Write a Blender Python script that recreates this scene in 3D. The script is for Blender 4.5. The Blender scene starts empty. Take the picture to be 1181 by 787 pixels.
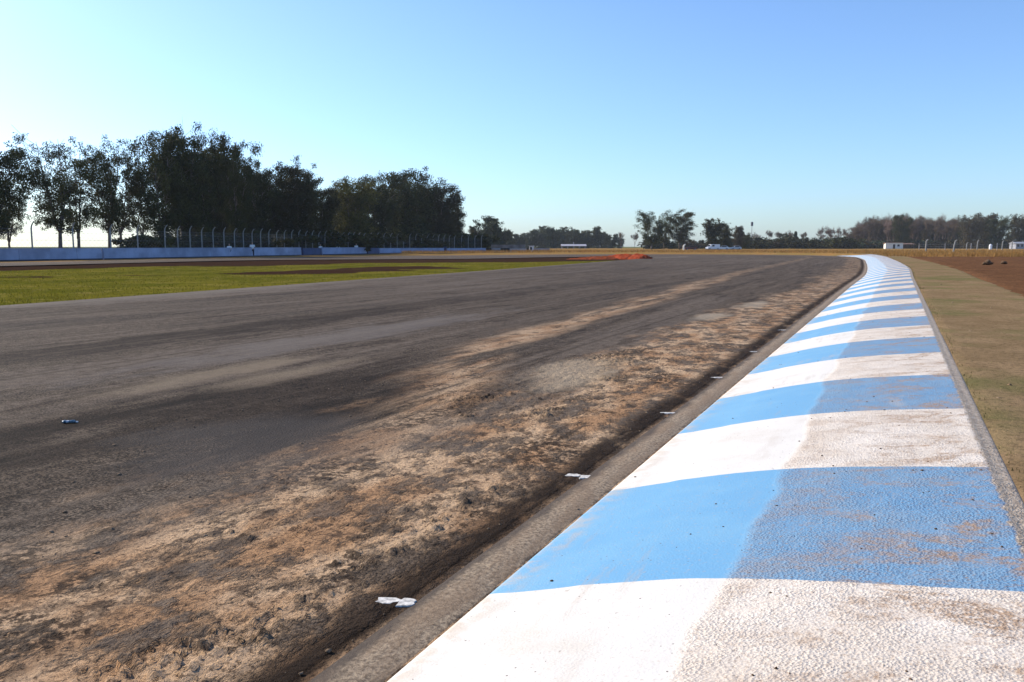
import bpy, bmesh, math, random
import numpy as np
from mathutils import Vector, Matrix, noise as mnoise
random.seed(7); rng = np.random.default_rng(11)
S = bpy.context.scene; C = S.collection
R = math.radians

# ------------------------------------------------------------------ camera
H, F, HZ = 1.2, 950.0, 284.0
PITCH = math.atan((393.5 - HZ) / F)
def at(px, py, z=0.0):
    """ground point (x, y) at height z that was read off the photograph while surveying the place"""
    x = (px - 590.5) / F; y = (393.5 - py) / F
    d = (x, math.cos(PITCH) + y * math.sin(PITCH), -math.sin(PITCH) + y * math.cos(PITCH))
    t = (z - H) / d[2]
    return d[0] * t, d[1] * t
def xat(px, Y, py=284):
    return (px - 590.5) / F * Y * (math.cos(PITCH) + (Y and 0))  # bearing of a far thing
def far(px, Y): return ((px - 590.5) / F / (math.cos(PITCH) + (393.5 - 284) / F * math.sin(PITCH)) * Y, Y)
def tall(py, Y): return H + (284 - py) / F * Y
cd = bpy.data.cameras.new('camera'); cam = bpy.data.objects.new('camera', cd); C.objects.link(cam)
cam.location = (0, 0, H); cam.rotation_euler = (R(90) - PITCH, 0, 0)
cd.sensor_width = 36; cd.lens = F / 1181 * 36; cd.clip_start = 0.05; cd.clip_end = 6000
S.camera = cam

# ------------------------------------------------------------------ light
AZ, EL = 60.0, 31.0                     # sun to the left of the view, degrees
w = bpy.data.worlds.new('World'); S.world = w; w.use_nodes = True
nt = w.node_tree; nt.nodes.clear()
sky = nt.nodes.new('ShaderNodeTexSky'); sky.sky_type = 'NISHITA'; sky.sun_disc = False
sky.sun_elevation = R(EL); sky.sun_rotation = R(-AZ); sky.air_density = 1.0; sky.dust_density = 0.7; sky.ozone_density = 2.0
bg = nt.nodes.new('ShaderNodeBackground'); bg.inputs[1].default_value = 0.132
wo = nt.nodes.new('ShaderNodeOutputWorld')
hs = nt.nodes.new('ShaderNodeHueSaturation'); hs.inputs['Saturation'].default_value = 1.06
tint = nt.nodes.new('ShaderNodeMix'); tint.data_type = 'RGBA'; tint.blend_type = 'MULTIPLY'; tint.inputs[0].default_value = 1; wtc = nt.nodes.new('ShaderNodeTexCoord'); wsep = nt.nodes.new('ShaderNodeSeparateXYZ'); nt.links.new(wtc.outputs['Generated'], wsep.inputs[0])
wmr = nt.nodes.new('ShaderNodeMapRange'); nt.links.new(wsep.outputs[2], wmr.inputs[0]); wmr.inputs[1].default_value = 0.0; wmr.inputs[2].default_value = 0.26; wmr.interpolation_type = 'SMOOTHSTEP'
wmx = nt.nodes.new('ShaderNodeMix'); wmx.data_type = 'RGBA'; nt.links.new(wmr.outputs[0], wmx.inputs[0]); wmx.inputs[6].default_value = (.71, .90, 1.22, 1); wmx.inputs[7].default_value = (.82, .95, 1.18, 1)
nt.links.new(wmx.outputs[2], tint.inputs[7])
nt.links.new(sky.outputs[0], hs.inputs['Color']); nt.links.new(hs.outputs[0], tint.inputs[6]); nt.links.new(tint.outputs[2], bg.inputs[0]); nt.links.new(bg.outputs[0], wo.inputs[0])
sl = bpy.data.lights.new('sun', 'SUN'); sl.energy = 5.0; sl.angle = R(0.5); sl.color = (1.0, 0.90, 0.76)
sun = bpy.data.objects.new('sun', sl); C.objects.link(sun); sun.location = (-60, 20, 60)
sv = Vector((-math.sin(R(AZ)) * math.cos(R(EL)), math.cos(R(AZ)) * math.cos(R(EL)), math.sin(R(EL))))
sun.rotation_euler = sv.to_track_quat('Z', 'Y').to_euler()
S.view_settings.view_transform = 'Standard'; S.view_settings.look = 'None'
S.view_settings.exposure = 0.45; S.view_settings.gamma = 1; S.view_settings.use_curve_mapping = False
S.render.engine = 'CYCLES'
S.cycles.use_denoising = True
S.cycles.max_bounces = 6; S.cycles.diffuse_bounces = 3; S.cycles.volume_bounces = 0; S.cycles.transparent_max_bounces = 8

# ------------------------------------------------------------------ node helper
class G:
    def __init__(s, name):
        s.m = bpy.data.materials.new(name); s.m.use_nodes = True; s.t = s.m.node_tree; s.t.nodes.clear()
        s.out = s.n('ShaderNodeOutputMaterial'); s.b = s.n('ShaderNodeBsdfPrincipled'); s.l(s.b.outputs[0], s.out.inputs[0])
        s.b.inputs['Roughness'].default_value = 0.85; s.b.inputs['Specular IOR Level'].default_value = 0.3
        s.tc = s.n('ShaderNodeTexCoord')
    def n(s, k): return s.t.nodes.new(k)
    def l(s, a, b): s.t.links.new(a, b)
    def put(s, sock, v):
        if isinstance(v, (int, float)): sock.default_value = v
        elif isinstance(v, tuple): sock.default_value = v if len(v) == len(sock.default_value) else v + (1,)
        else: s.l(v, sock)
    def obj(s): return s.tc.outputs['Object']
    def uv(s): return s.tc.outputs['UV']
    def scale(s, v, sc, off=(0, 0, 0)):
        n = s.n('ShaderNodeMapping'); s.l(v, n.inputs[0]); n.inputs['Scale'].default_value = sc; n.inputs['Location'].default_value = off; return n.outputs[0]
    def noise(s, v, sc, det=3, rough=.55, dist=0):
        n = s.n('ShaderNodeTexNoise'); s.l(v, n.inputs['Vector']); n.inputs['Scale'].default_value = sc; n.inputs['Detail'].default_value = det
        n.inputs['Roughness'].default_value = rough; n.inputs['Distortion'].default_value = dist; return n.outputs[0]
    def vor(s, v, sc, feat='F1'):
        n = s.n('ShaderNodeTexVoronoi'); n.feature = feat; s.l(v, n.inputs['Vector']); n.inputs['Scale'].default_value = sc; return n.outputs[0]
    def math(s, op, a, b=0.0, c=None):
        n = s.n('ShaderNodeMath'); n.operation = op; s.put(n.inputs[0], a); s.put(n.inputs[1], b)
        if c is not None: s.put(n.inputs[2], c)
        return n.outputs[0]
    def rng(s, v, a, b, lo=0.0, hi=1.0, smooth=True):
        n = s.n('ShaderNodeMapRange'); n.interpolation_type = 'SMOOTHSTEP' if smooth else 'LINEAR'
        s.put(n.inputs[0], v); s.put(n.inputs[1], a); s.put(n.inputs[2], b); s.put(n.inputs[3], lo); s.put(n.inputs[4], hi); return n.outputs[0]
    def mix(s, f, a, b, mode='MIX'):
        n = s.n('ShaderNodeMix'); n.data_type = 'RGBA'; n.blend_type = mode
        s.put(n.inputs[0], f); s.put(n.inputs[6], a); s.put(n.inputs[7], b); return n.outputs[2]
    def sep(s, v):
        n = s.n('ShaderNodeSeparateXYZ'); s.l(v, n.inputs[0]); return n.outputs
    def attr(s, name):
        n = s.n('ShaderNodeAttribute'); n.attribute_name = name; return n.outputs['Fac']
    def rand(s): return s.n('ShaderNodeObjectInfo').outputs['Random']
    def col(s, c): s.put(s.b.inputs['Base Color'], c)
    def bump(s, h, strength=.5, dist=.01):
        n = s.n('ShaderNodeBump'); n.inputs['Strength'].default_value = strength; n.inputs['Distance'].default_value = dist
        s.put(n.inputs['Height'], h); s.l(n.outputs[0], s.b.inputs['Normal'])
def flat(name, c, rough=.7, var=.25, sc=3.0, metal=0.0):
    g = G(name); f = g.noise(g.obj(), sc, 4); g.col(g.mix(g.rng(f, .3, .7), tuple(x * (1 - var) for x in c), tuple(min(.95, x * (1 + var)) for x in c)))
    g.b.inputs['Roughness'].default_value = rough; g.b.inputs['Metallic'].default_value = metal; return g.m

# ------------------------------------------------------------------ mesh helper
def mesh(name, v, f, mat=None, uv=None, attrs=None, smooth=False):
    me = bpy.data.meshes.new(name); v = np.asarray(v, dtype=np.float32)
    if isinstance(f, np.ndarray):
        n, k = f.shape
        me.vertices.add(len(v)); me.vertices.foreach_set('co', v.ravel())
        me.loops.add(n * k); me.loops.foreach_set('vertex_index', f.astype(np.int32).ravel())
        me.polygons.add(n); me.polygons.foreach_set('loop_start', np.arange(0, n * k, k, dtype=np.int32))
        me.update(calc_edges=True); me.validate()
    else:
        me.from_pydata([tuple(map(float, p)) for p in v], [], f)
    if uv is not None:
        l = me.uv_layers.new(name='UVMap'); idx = np.empty(len(me.loops), dtype=np.int32); me.loops.foreach_get('vertex_index', idx)
        l.data.foreach_set('uv', np.asarray(uv, dtype=np.float32)[idx].ravel())
    for k_, a in (attrs or {}).items():
        at_ = me.attributes.new(k_, 'FLOAT', 'POINT'); at_.data.foreach_set('value', np.asarray(a, dtype=np.float32))
    if smooth: me.polygons.foreach_set('use_smooth', np.ones(len(me.polygons), dtype=bool))
    if mat: me.materials.append(mat)
    return me
def link(name, me, parent=None, loc=None):
    o = bpy.data.objects.new(name, me); C.objects.link(o)
    if parent: o.parent = parent
    if loc: o.location = loc
    return o
def tag(o, label, cat, group=None):
    o['label'] = label; o['category'] = cat
    if group: o['group'] = group
    return o
def struct(o): o['kind'] = 'structure'; return o
def stuff(o, label=None, cat=None):
    o['kind'] = 'stuff'
    if label: o['label'] = label; o['category'] = cat
    return o
def empty(name, loc, rz=0.0):
    o = bpy.data.objects.new(name, None); C.objects.link(o); o.location = loc; o.rotation_euler = (0, 0, rz); o.empty_display_size = .3; return o
def gridfaces(nr, nc):
    i = np.arange(nr - 1)[:, None] * nc + np.arange(nc - 1)[None, :]
    return np.stack([i, i + 1, i + nc + 1, i + nc], -1).reshape(-1, 4)
def vnoise(x, y, seed=0):
    """vectorised value noise, about -1..1"""
    xi = np.floor(x).astype(np.int64); yi = np.floor(y).astype(np.int64); xf = x - xi; yf = y - yi
    def h(a, b):
        n = (a * 374761393 + b * 668265263 + seed * 1442695041) & 0xffffffff
        n = ((n ^ (n >> 13)) * 1274126177) & 0xffffffff
        return ((n ^ (n >> 16)) & 0xffff) / 32767.5 - 1
    u = xf * xf * (3 - 2 * xf); v_ = yf * yf * (3 - 2 * yf)
    a = h(xi, yi) * (1 - u) + h(xi + 1, yi) * u; b = h(xi, yi + 1) * (1 - u) + h(xi + 1, yi + 1) * u
    return a * (1 - v_) + b * v_
def fbm(x, y, o=4, seed=0, g=.5):
    s = 0; a = 1.0; t = 0
    for k in range(o): s = s + a * vnoise(x * 2 ** k + 17.3 * k, y * 2 ** k - 9.1 * k, seed + k); t += a; a *= g
    return s / t
def sstep(x, a, b):
    t = np.clip((x - a) / (b - a), 0, 1); return t * t * (3 - 2 * t)
class MB:
    def __init__(s): s.v = []; s.f = []
    def add(s, v, f):
        o = len(s.v); s.v += [tuple(p) for p in v]; s.f += [tuple(i + o for i in q) for q in f]; return s
    def box(s, x0, y0, z0, x1, y1, z1):
        return s.add([(x0, y0, z0), (x1, y0, z0), (x1, y1, z0), (x0, y1, z0), (x0, y0, z1), (x1, y0, z1), (x1, y1, z1), (x0, y1, z1)],
              [(0, 3, 2, 1), (4, 5, 6, 7), (0, 1, 5, 4), (1, 2, 6, 5), (2, 3, 7, 6), (3, 0, 4, 7)])
    def tube(s, pts, rad, n=6, cap=True):
        o = len(s.v); pts = [Vector(p) for p in pts]
        if isinstance(rad, (int, float)): rad = [rad] * len(pts)
        for i, p in enumerate(pts):
            d = (pts[min(i + 1, len(pts) - 1)] - pts[max(i - 1, 0)]); d = d.normalized() if d.length > 1e-6 else Vector((0, 0, 1))
            a = d.cross(Vector((0.31, .95, 0.05))); a = a.normalized() if a.length > 1e-3 else d.cross(Vector((1, 0, 0))).normalized(); b = d.cross(a)
            for k in range(n):
                q = p + (a * math.cos(2 * math.pi * k / n) + b * math.sin(2 * math.pi * k / n)) * rad[i]; s.v.append(tuple(q))
        for i in range(len(pts) - 1):
            for k in range(n):
                a0 = o + i * n + k; a1 = o + i * n + (k + 1) % n; s.f.append((a0, a1, a1 + n, a0 + n))
        if cap:
            s.f.append(tuple(o + k for k in range(n))[::-1]); s.f.append(tuple(o + (len(pts) - 1) * n + k for k in range(n)))
        return s
    def prism(s, prof, x0, x1):
        """profile in (y, z), extruded along x"""
        n = len(prof); v = [(x0, y, z) for y, z in prof] + [(x1, y, z) for y, z in prof]
        return s.add(v, [tuple(range(n))[::-1], tuple(range(n, 2 * n))] + [(i, (i + 1) % n, n + (i + 1) % n, n + i) for i in range(n)])
    def mesh(s, name, mat, smooth=False): return mesh(name, s.v, s.f, mat, smooth=smooth)
    def obj(s, name, mat, parent=None, smooth=False): return link(name, s.mesh(name, mat, smooth), parent)

# ------------------------------------------------------------------ track layout (metres)
SL = 0.466; ND = math.hypot(SL, 1); DX, DY = SL / ND, 1 / ND; OX = -1.345
def on(v, u=0.0): return (OX + DX * v - DY * u, DY * v + DX * u)      # v along the kerb foot, u to the left of it
def uv_of(x, y): return (-((x - OX) * DY - y * DX), (x - OX) * DX + y * DY)
def P(px, py): return uv_of(*at(px, py))
OUT = [on(-16), on(0), on(11.4), on(26), on(40.4), (25.7, 60), (33.0, 78), (38.6, 95), (38.5, 109), (28, 120), (10, 120), (-6, 109), (-16, 100), (-27, 86), (-37, 62), (-48, 35), (-56, 12)]
w0 = lambda v: 14.4 + .076 * v
INN = [on(-16, w0(-16)), on(0, w0(0)), on(11.4, w0(11.4)), on(26, w0(26)), on(40.4, w0(40.4)), (8, 67), (12.8, 81), (15.0, 88), (15.4, 92), (13, 96), (5, 91), (-4, 80), (-12, 76), (-22, 71), (-30.5, 51), (-40, 28), (-47, 8)]
def spline(pts, n):
    p = np.array([2 * np.array(pts[0]) - np.array(pts[1])] + [np.array(q) for q in pts] + [2 * np.array(pts[-1]) - np.array(pts[-2])])
    out = []
    for i in range(1, len(p) - 2):
        for k in range(n):
            t = k / n; a, b, c, d = p[i - 1], p[i], p[i + 1], p[i + 2]
            # centripetal-like: scale tangents by segment length
            l = np.linalg.norm(c - b); m1 = (c - a) / (np.linalg.norm(c - b) + np.linalg.norm(b - a)) * l; m2 = (d - b) / (np.linalg.norm(d - c) + np.linalg.norm(c - b)) * l
            out.append((2 * t**3 - 3 * t**2 + 1) * b + (t**3 - 2 * t**2 + t) * m1 + (-2 * t**3 + 3 * t**2) * c + (t**3 - t**2) * m2)
    out.append(p[-2]); return np.array(out)
NS = 24
O = spline(OUT, NS); I = spline(INN, NS)
sarc = np.concatenate([[0], np.cumsum(np.linalg.norm(np.diff(O, axis=0), axis=1))]) - 16.0
T = np.gradient(O, axis=0); T /= np.linalg.norm(T, axis=1)[:, None]; NR = np.stack([T[:, 1], -T[:, 0]], 1)     # right-hand normal
Wd = np.linalg.norm(I - O, axis=1)

def road_mat():
    g = G('worn_asphalt'); uv = g.uv(); u, v, _ = g.sep(uv)
    fine = g.noise(uv, 62, 3, .62); mid = g.noise(uv, 9, 4, .6)
    st1 = g.noise(g.scale(uv, (.9, .06, 1)), 1.0, 6, .66, .35); st2 = g.noise(g.scale(uv, (.42, .035, 1), (3, 7, 0)), 1.0, 4, .55, .6); st3 = g.noise(g.scale(uv, (5.5, .16, 1)), 1.0, 4, .6)
    c = g.mix(g.rng(fine, .38, .62), (.013, .0095, .0065), (.175, .130, .091))
    c = g.mix(g.rng(g.noise(uv, 26, 4, .7), .50, .38, 0, .8), c, (.010, .0075, .006)); c = g.mix(g.rng(g.vor(uv, 70), .22, .10, 0, .55), c, (.21, .17, .13))
    c = g.mix(g.rng(st1, .34, .52, .78, 0), c, g.mix(.35, (.017, .013, .011), c))
    c = g.mix(g.rng(st2, .50, .63, 0, .65), c, (.125, .099, .077))
    c = g.mix(g.rng(st3, .51, .64, 0, .65), c, (.13, .10, .074))
    c = g.mix(g.rng(v, 18, 60, 0, .15, False), c, (.14, .11, .085))
    c = g.mix(g.rng(g.math('ABSOLUTE', g.math('SUBTRACT', u, g.math('ADD', 14.6, g.math('MULTIPLY', v, .076)))), 1.2, .1, 0, .5), c, (.24, .20, .16))
    c = g.mix(g.rng(mid, .5, .7, 0, .3), c, (.13, .096, .068))
    mot = g.noise(uv, 8, 6, .8); c = g.mix(g.rng(mot, .50, .36, 0, .85), c, (.40, .36, .33), 'MULTIPLY'); c = g.mix(g.rng(mot, .53, .66, 0, .55), c, (.20, .155, .115))
    mo2 = g.noise(g.scale(uv, (2.6, .5, 1), (9, 4, 0)), 1.0, 7, .75); c = g.mix(g.rng(mo2, .49, .38, 0, .75), c, (.42, .38, .35), 'MULTIPLY')
    tl = g.noise(g.scale(uv, (9, .05, 1)), 1.0, 3, .6); c = g.mix(g.rng(tl, .44, .34, 0, .6), c, (.45, .42, .40), 'MULTIPLY')
    # dusty far zone and dusty edge by the grass
    dust = (.205, .168, .132)
    # named stains: (u, v, half width u, half length v, colour, strength)
    wob = g.noise(g.scale(uv, (1.1, .35, 1)), 2.2, 5, .62); wob = g.math('MULTIPLY', g.math('SUBTRACT', wob, .5), 2.6)
    def stain(cpx, ru, rv, colr, k, c, soft=.9):
        mul = colr[0] < .03
        su, sv_ = P(*cpx)
        a = g.math('DIVIDE', g.math('SUBTRACT', u, su), ru); b = g.math('DIVIDE', g.math('SUBTRACT', v, sv_), rv)
        d = g.math('SQRT', g.math('ADD', g.math('MULTIPLY', a, a), g.math('MULTIPLY', b, b)))
        m = g.rng(g.math('ADD', d, wob), 1 + soft * .5, 1 - soft * .6, 0, k)
        return g.mix(m, c, (.34, .30, .27), 'MULTIPLY') if mul else g.mix(m, c, colr)
    c = stain((290, 466), .75, 2.4, (.013, .010, .008), .95, c)
    c = stain((60, 492), .35, 1.4, (.013, .010, .008), .9, c)
    c = stain((440, 475), .6, 1.8, (.016, .013, .010), .85, c)
    c = stain((240, 432), .26, 1.3, (.22, .17, .115), .55, c)
    c = stain((420, 384), .5, 4.0, (.14, .12, .105), .6, c)
    c = stain((340, 430), .22, .9, (.22, .17, .115), .55, c)
    c = stain((110, 345), 1.3, 7.0, (.15, .125, .10), .5, c)
    c = stain((200, 390), .5, 6.0, (.02, .017, .015), .6, c)
    c = stain((500, 350), .6, 9.0, (.02, .017, .015), .6, c)
    c = stain((330, 515), .9, .8, (.075, .066, .06), .5, c)
    # dirt carried on to the track beside the kerb
    edge = g.noise(g.scale(uv, (1.0, .28, 1)), .9, 5, .6); edge = g.math('MULTIPLY', g.math('SUBTRACT', edge, .5), 3.6)
    lim = g.math('ADD', g.rng(v, 2, 8, 2.15, 1.65, False), edge)
    near = g.rng(g.math('SUBTRACT', u, lim), .25, -.55)
    brk = g.noise(g.scale(uv, (2.4, 1.5, 1)), 1.6, 7, .74); near = g.math('MULTIPLY', near, g.rng(brk, .42, .54, 0.08, 1))
    near = g.math('MULTIPLY', near, g.rng(v, 7, 42, 1, .38, False))
    su = g.math('MINIMUM', g.math('MULTIPLY_ADD', v, .36, -.13), g.math('MULTIPLY_ADD', g.math('MINIMUM', v, 40), .07, 2.55))      # a dusty wheel line drifting away from the kerb
    d2 = g.math('ABSOLUTE', g.math('SUBTRACT', g.math('ADD', u, g.math('MULTIPLY', edge, .35)), su))
    line = g.math('MULTIPLY', g.rng(d2, .62, .05), g.rng(g.noise(g.scale(uv, (2.4, .22, 1)), 1.4, 5, .65),   .36, .52, 0, .68)); line = g.math('MULTIPLY', line, g.math('MULTIPLY', g.rng(v, 2, 6), g.rng(v, 14, 45, 1, .28, False)))
    m = g.math('MAXIMUM', near, line)
    dc = g.mix(g.rng(g.noise(g.scale(uv, (2, .8, 1)), 1.3, 4), .38, .62), (.45, .26, .135), (.62, .425, .26))
    dc = g.mix(g.rng(g.noise(uv, 45, 6, .75), .38, .50, .85, 0), dc, (.09, .056, .035))
    dc = g.mix(g.rng(g.noise(g.scale(uv, (6.5, 5, 1)), 1, 7, .78), .40, .475, .8, 0), dc, (.065, .042, .029))
    crk = g.math('MULTIPLY', g.rng(g.noise(g.scale(uv, (1.7, .9, 1), (5, 1, 0)), 1.2, 3, .5), .50, .62), g.rng(g.noise(uv, 17, 5, .7), .55, .47)); dc = g.mix(g.math('MULTIPLY', crk, .85), dc, (.032, .021, .014))
    c = g.mix(m, c, dc)
    c = stain((668, 431), .42, .9, (.40, .315, .215), .62, c, .95)
    c = stain((820, 366), .25, .8, (.36, .30, .22), .62, c, .95)
    c = stain((868, 352), .25, 1.0, (.36, .30, .22), .6, c, .95)
    # damp dark line along the gutter
    dk = g.math('ADD', u, g.math('MULTIPLY', g.math('SUBTRACT', g.noise(g.scale(uv, (3, .8, 1)), 1.5, 4), .5), .16))
    band = g.math('MULTIPLY', g.rng(dk, .15, .25), g.rng(dk, .46, .30)); band = g.math('MULTIPLY', band, g.rng(g.noise(g.scale(uv, (4, 1.2, 1)), 2, 4), .30, .55, .72, 1))
    c = g.mix(band, c, (.030, .0185, .011))
    g.col(c); g.b.inputs['Roughness'].default_value = .95; g.b.inputs['Specular IOR Level'].default_value = .08
    hgt = g.math('ADD', g.math('MULTIPLY', fine, .9), g.math('MULTIPLY', g.math('MULTIPLY', g.noise(uv, 15, 7, .75), m), 2.6))
    g.bump(hgt, 1.0, .016); return g.m
road = road_mat()
cols = [0.0, .12, .25, .45, .8, 1.3, 2, 3, 4, 6]
nc = len(cols) + 6; V = []; UV = []
for i in range(len(O)):
    d = (I[i] - O[i]) / Wd[i]
    for c_ in cols: V.append((*(O[i] + d * c_), 0.0)); UV.append((c_, sarc[i]))
    for k in range(1, 7):
        c_ = 6 + (Wd[i] - 6) * k / 6; z = 0.0
        V.append((*(O[i] + d * c_), z)); UV.append((c_, sarc[i]))
struct(link('race_track', mesh('race_track', V, gridfaces(len(O), nc), road, UV)))

# ------------------------------------------------------------------ kerb
KE = int(np.argmin(np.hypot(O[:, 0] - 39.6, O[:, 1] - 101)))          # the kerb stops in the far bend
prof = [(-.012, -.06), (0.0, .006), (.02, .016)] + [(t, .016 + (.272 * t if t < .62 else 0)) for t in (.2, .4, .6)]
def hk(t):
    a = .272 * t; b = .2175 + .098 * (t - .8); k = .035
    return -k * math.log(math.exp(-a / k) + math.exp(-b / k)) + .012 if t > .3 else a + .006
prof = [(-.010, -.06), (-.004, .004), (.014, .012)] + [(t, hk(t)) for t in np.arange(.08, 1.60, .05)] + [(1.60, hk(1.60)), (1.61, hk(1.60) - .005), (1.64, hk(1.6) - .008), (1.66, hk(1.6) - .011), (1.672, hk(1.6) - .016), (1.676, .12)]
def kerb_mat():
    g = G('painted_kerb'); uv = g.uv(); t, v, _ = g.sep(uv)
    wv = g.math('ADD', v, g.math('MULTIPLY', g.math('SUBTRACT', g.noise(uv, 5, 4), .5), .022))
    wv = g.math('ADD', wv, g.math('MULTIPLY', g.math('SUBTRACT', g.noise(uv, 1.1, 1), .5), .05))
    ph = g.math('FRACT', g.math('DIVIDE', g.math('SUBTRACT', wv, 3.0 - 2.69 * 20), 2.69))
    blue = g.math('MULTIPLY', g.rng(ph, 0, .002), g.rng(ph, .502, .50))
    bnd = g.math('ADD', t, g.math('MULTIPLY', g.math('SUBTRACT', g.noise(g.scale(uv, (.3, 1, 1)), 1.1, 2), .5), .24))
    old = g.rng(bnd, .775, .825)
    oldn = g.rng(g.noise(uv, 3, 4), .3, .7)
    wn = g.mix(g.rng(g.noise(uv, 2.2, 4, .6), .45, .75), (.60, .575, .53), (.53, .49, .43))
    wn = g.mix(g.rng(g.noise(g.scale(uv, (1.4, .5, 1)), 2.0, 5, .6), .58, .75, 0, .4), wn, (.50, .42, .32))
    wo_ = g.mix(oldn, (.66, .595, .515), (.57, .495, .41))
    bn = g.mix(g.rng(g.noise(uv, 2.5, 4), .35, .7), (.125, .305, .485), (.15, .33, .49))
    bo = g.mix(oldn, (.115, .255, .41), (.15, .265, .385))
    fresh = g.mix(blue, wn, bn); worn = g.mix(blue, wo_, bo)
    grit = g.noise(uv, 70, 5, .75)
    worn = g.mix(g.rng(grit, .52, .30, 0, .8), worn, (.27, .19, .13))
    soil = g.math('MULTIPLY', g.rng(g.noise(g.scale(uv, (2.2, 3.2, 1)), 1.2, 7, .78, .4), .47, .60), g.rng(t, .75, 1.5, .35, .95))
    worn = g.mix(g.math('MULTIPLY', g.math('MULTIPLY', soil, g.rng(g.noise(uv, 38, 5, .75), .38, .56, .25, 1)), .95), worn, (.30, .19, .11))
    scuf = g.math('MULTIPLY', g.rng(g.noise(g.scale(uv, (7, .9, 1), (2, 3, 0)), 1.0, 6, .7), .55, .68, 0, .38), g.rng(g.noise(uv, .9, 3), .40, .6)); fresh = g.mix(scuf, fresh, (.36, .29, .22))
    fresh = g.mix(g.rng(g.noise(uv, 55, 5, .75), .44, .33, 0, .45), fresh, (.38, .31, .24))
    chip = g.math('MULTIPLY', g.rng(g.noise(uv, 22, 5, .7), .64, .67), g.rng(g.noise(uv, 2.0, 3), .52, .6)); fresh = g.mix(g.math('MULTIPLY', chip, .7), fresh, (.34, .29, .235))
    worn = g.mix(g.rng(g.vor(uv, 60), .16, .06, 0, .7), worn, (.22, .15, .10))
    c = g.mix(old, fresh, worn)
    foot = g.math('MULTIPLY', g.rng(t, .16, .0), g.rng(g.noise(uv, 9, 5, .65), .4, .62, 0, .6)); c = g.mix(foot, c, (.42, .34, .25))
    rub = g.math('MULTIPLY', g.rng(g.noise(g.scale(uv, (3, .7, 1), (4, 2, 0)), 1.2, 5, .6), .60, .72, 0, .35), g.rng(t, .2, .7)); c = g.mix(rub, c, (.42, .36, .30))
    sp = g.rng(g.vor(uv, 26), .10, .055); sp = g.math('MULTIPLY', sp, g.rng(g.noise(uv, 6, 2), .5, .6)); c = g.mix(sp, c, (.09, .065, .05))
    lipn = g.noise(uv, 14, 4); lip = g.rng(g.math('ADD', t, g.math('MULTIPLY', g.math('SUBTRACT', lipn, .5), .06)), 1.585, 1.60)
    c = g.mix(lip, c, g.mix(g.rng(g.noise(uv, 30, 5, .7), .35, .65), (.30, .225, .155), (.50, .41, .305)))
    g.col(c); g.b.inputs['Roughness'].default_value = .72
    rough = g.noise(uv, 105, 4, .7); ridg = g.vor(uv, 120)
    hgt = g.math('ADD', g.math('MULTIPLY', g.math('MULTIPLY', g.math('ADD', rough, ridg), g.rng(g.noise(uv, 7, 4, .6), .32, .62, .35, 1.25)), g.rng(old, 0, 1, .16, 1, False)), g.math('MULTIPLY', old, .12))
    g.bump(hgt, .50, .009); return g.m
kerbm = kerb_mat(); V = []; UV = []; n = 0
tt = [p[0] for p in prof]; arc = tt
for i in range(KE + 1):
    f = min(1.0, (sarc[KE] - sarc[i]) / 10.0); f = f * .8 + .2
    for (t, z) in prof:
        q = O[i] + NR[i] * t; V.append((q[0], q[1], z if z <= 0 else z * f)); UV.append((t, sarc[i]))
# finer sampling near the camera is unnecessary: the first forty metres run straight
struct(link('kerb', mesh('kerb', V, gridfaces(KE + 1, len(prof)), kerbm, UV, smooth=False)))

# concrete gutter strip at the foot of the kerb
def gutter_mat():
    g = G('gutter_concrete'); uv = g.uv(); t, v, _ = g.sep(uv)
    a = g.noise(uv, 55, 6, .75); b = g.noise(g.scale(uv, (4, 1, 1)), 2, 5, .6)
    c = g.mix(g.rng(a, .32, .68), (.10, .068, .042), (.46, .35, .23)); c = g.mix(g.rng(b, .42, .60, 0, .6), c, (.22, .145, .085))
    c = g.mix(g.rng(g.math('ADD', t, g.math('MULTIPLY', g.math('SUBTRACT', g.noise(uv, 7, 4), .5), .07)), .028, .004, 0, .85), c, (.03, .023, .018))
    c = g.mix(g.rng(g.math('ADD', t, g.math('MULTIPLY', g.math('SUBTRACT', g.noise(g.scale(uv, (2, 1, 1)), 5, 4), .5), .14)), .11, .19, 0, .9), c, (.05, .035, .025))
    g.col(c); g.bump(a, .8, .012); return g.m
V = []; UV = []
ng = NS * 12
gc = [(0.0, -.004), (.06, .010), (.14, .012), (.19, .0045), (.225, -.006)]
for i in range(ng):
    for c_, z in gc: q = O[i] - NR[i] * c_; V.append((q[0], q[1], z)); UV.append((c_, sarc[i]))
struct(link('gutter', mesh('gutter', V, gridfaces(ng, len(gc)), gutter_mat(), UV, smooth=True)))

# ------------------------------------------------------------------ soil materials
def soil_mat(name, a, b, dark, s=1.0, green=None):
    g = G(name); o = g.obj()
    c = g.mix(g.rng(g.noise(o, 1.3 * s, 5, .65), .35, .65), a, b); c = g.mix(g.rng(g.noise(o, 14 * s, 6, .7), .36, .52, .7, 0), c, dark)
    if green: c = g.mix(g.rng(g.noise(o, .55, 5, .65), .46, .66, 0, .7), c, green)
    g.col(c); g.b.inputs['Roughness'].default_value = 1.0; g.b.inputs['Specular IOR Level'].default_value = .0
    g.bump(g.noise(o, 22 * s, 6, .72), .8, .03 / s); return g.m
dirtm = soil_mat('dry_dirt', (.40, .275, .165), (.30, .17, .09), (.08, .055, .038), 2.2)
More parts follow.
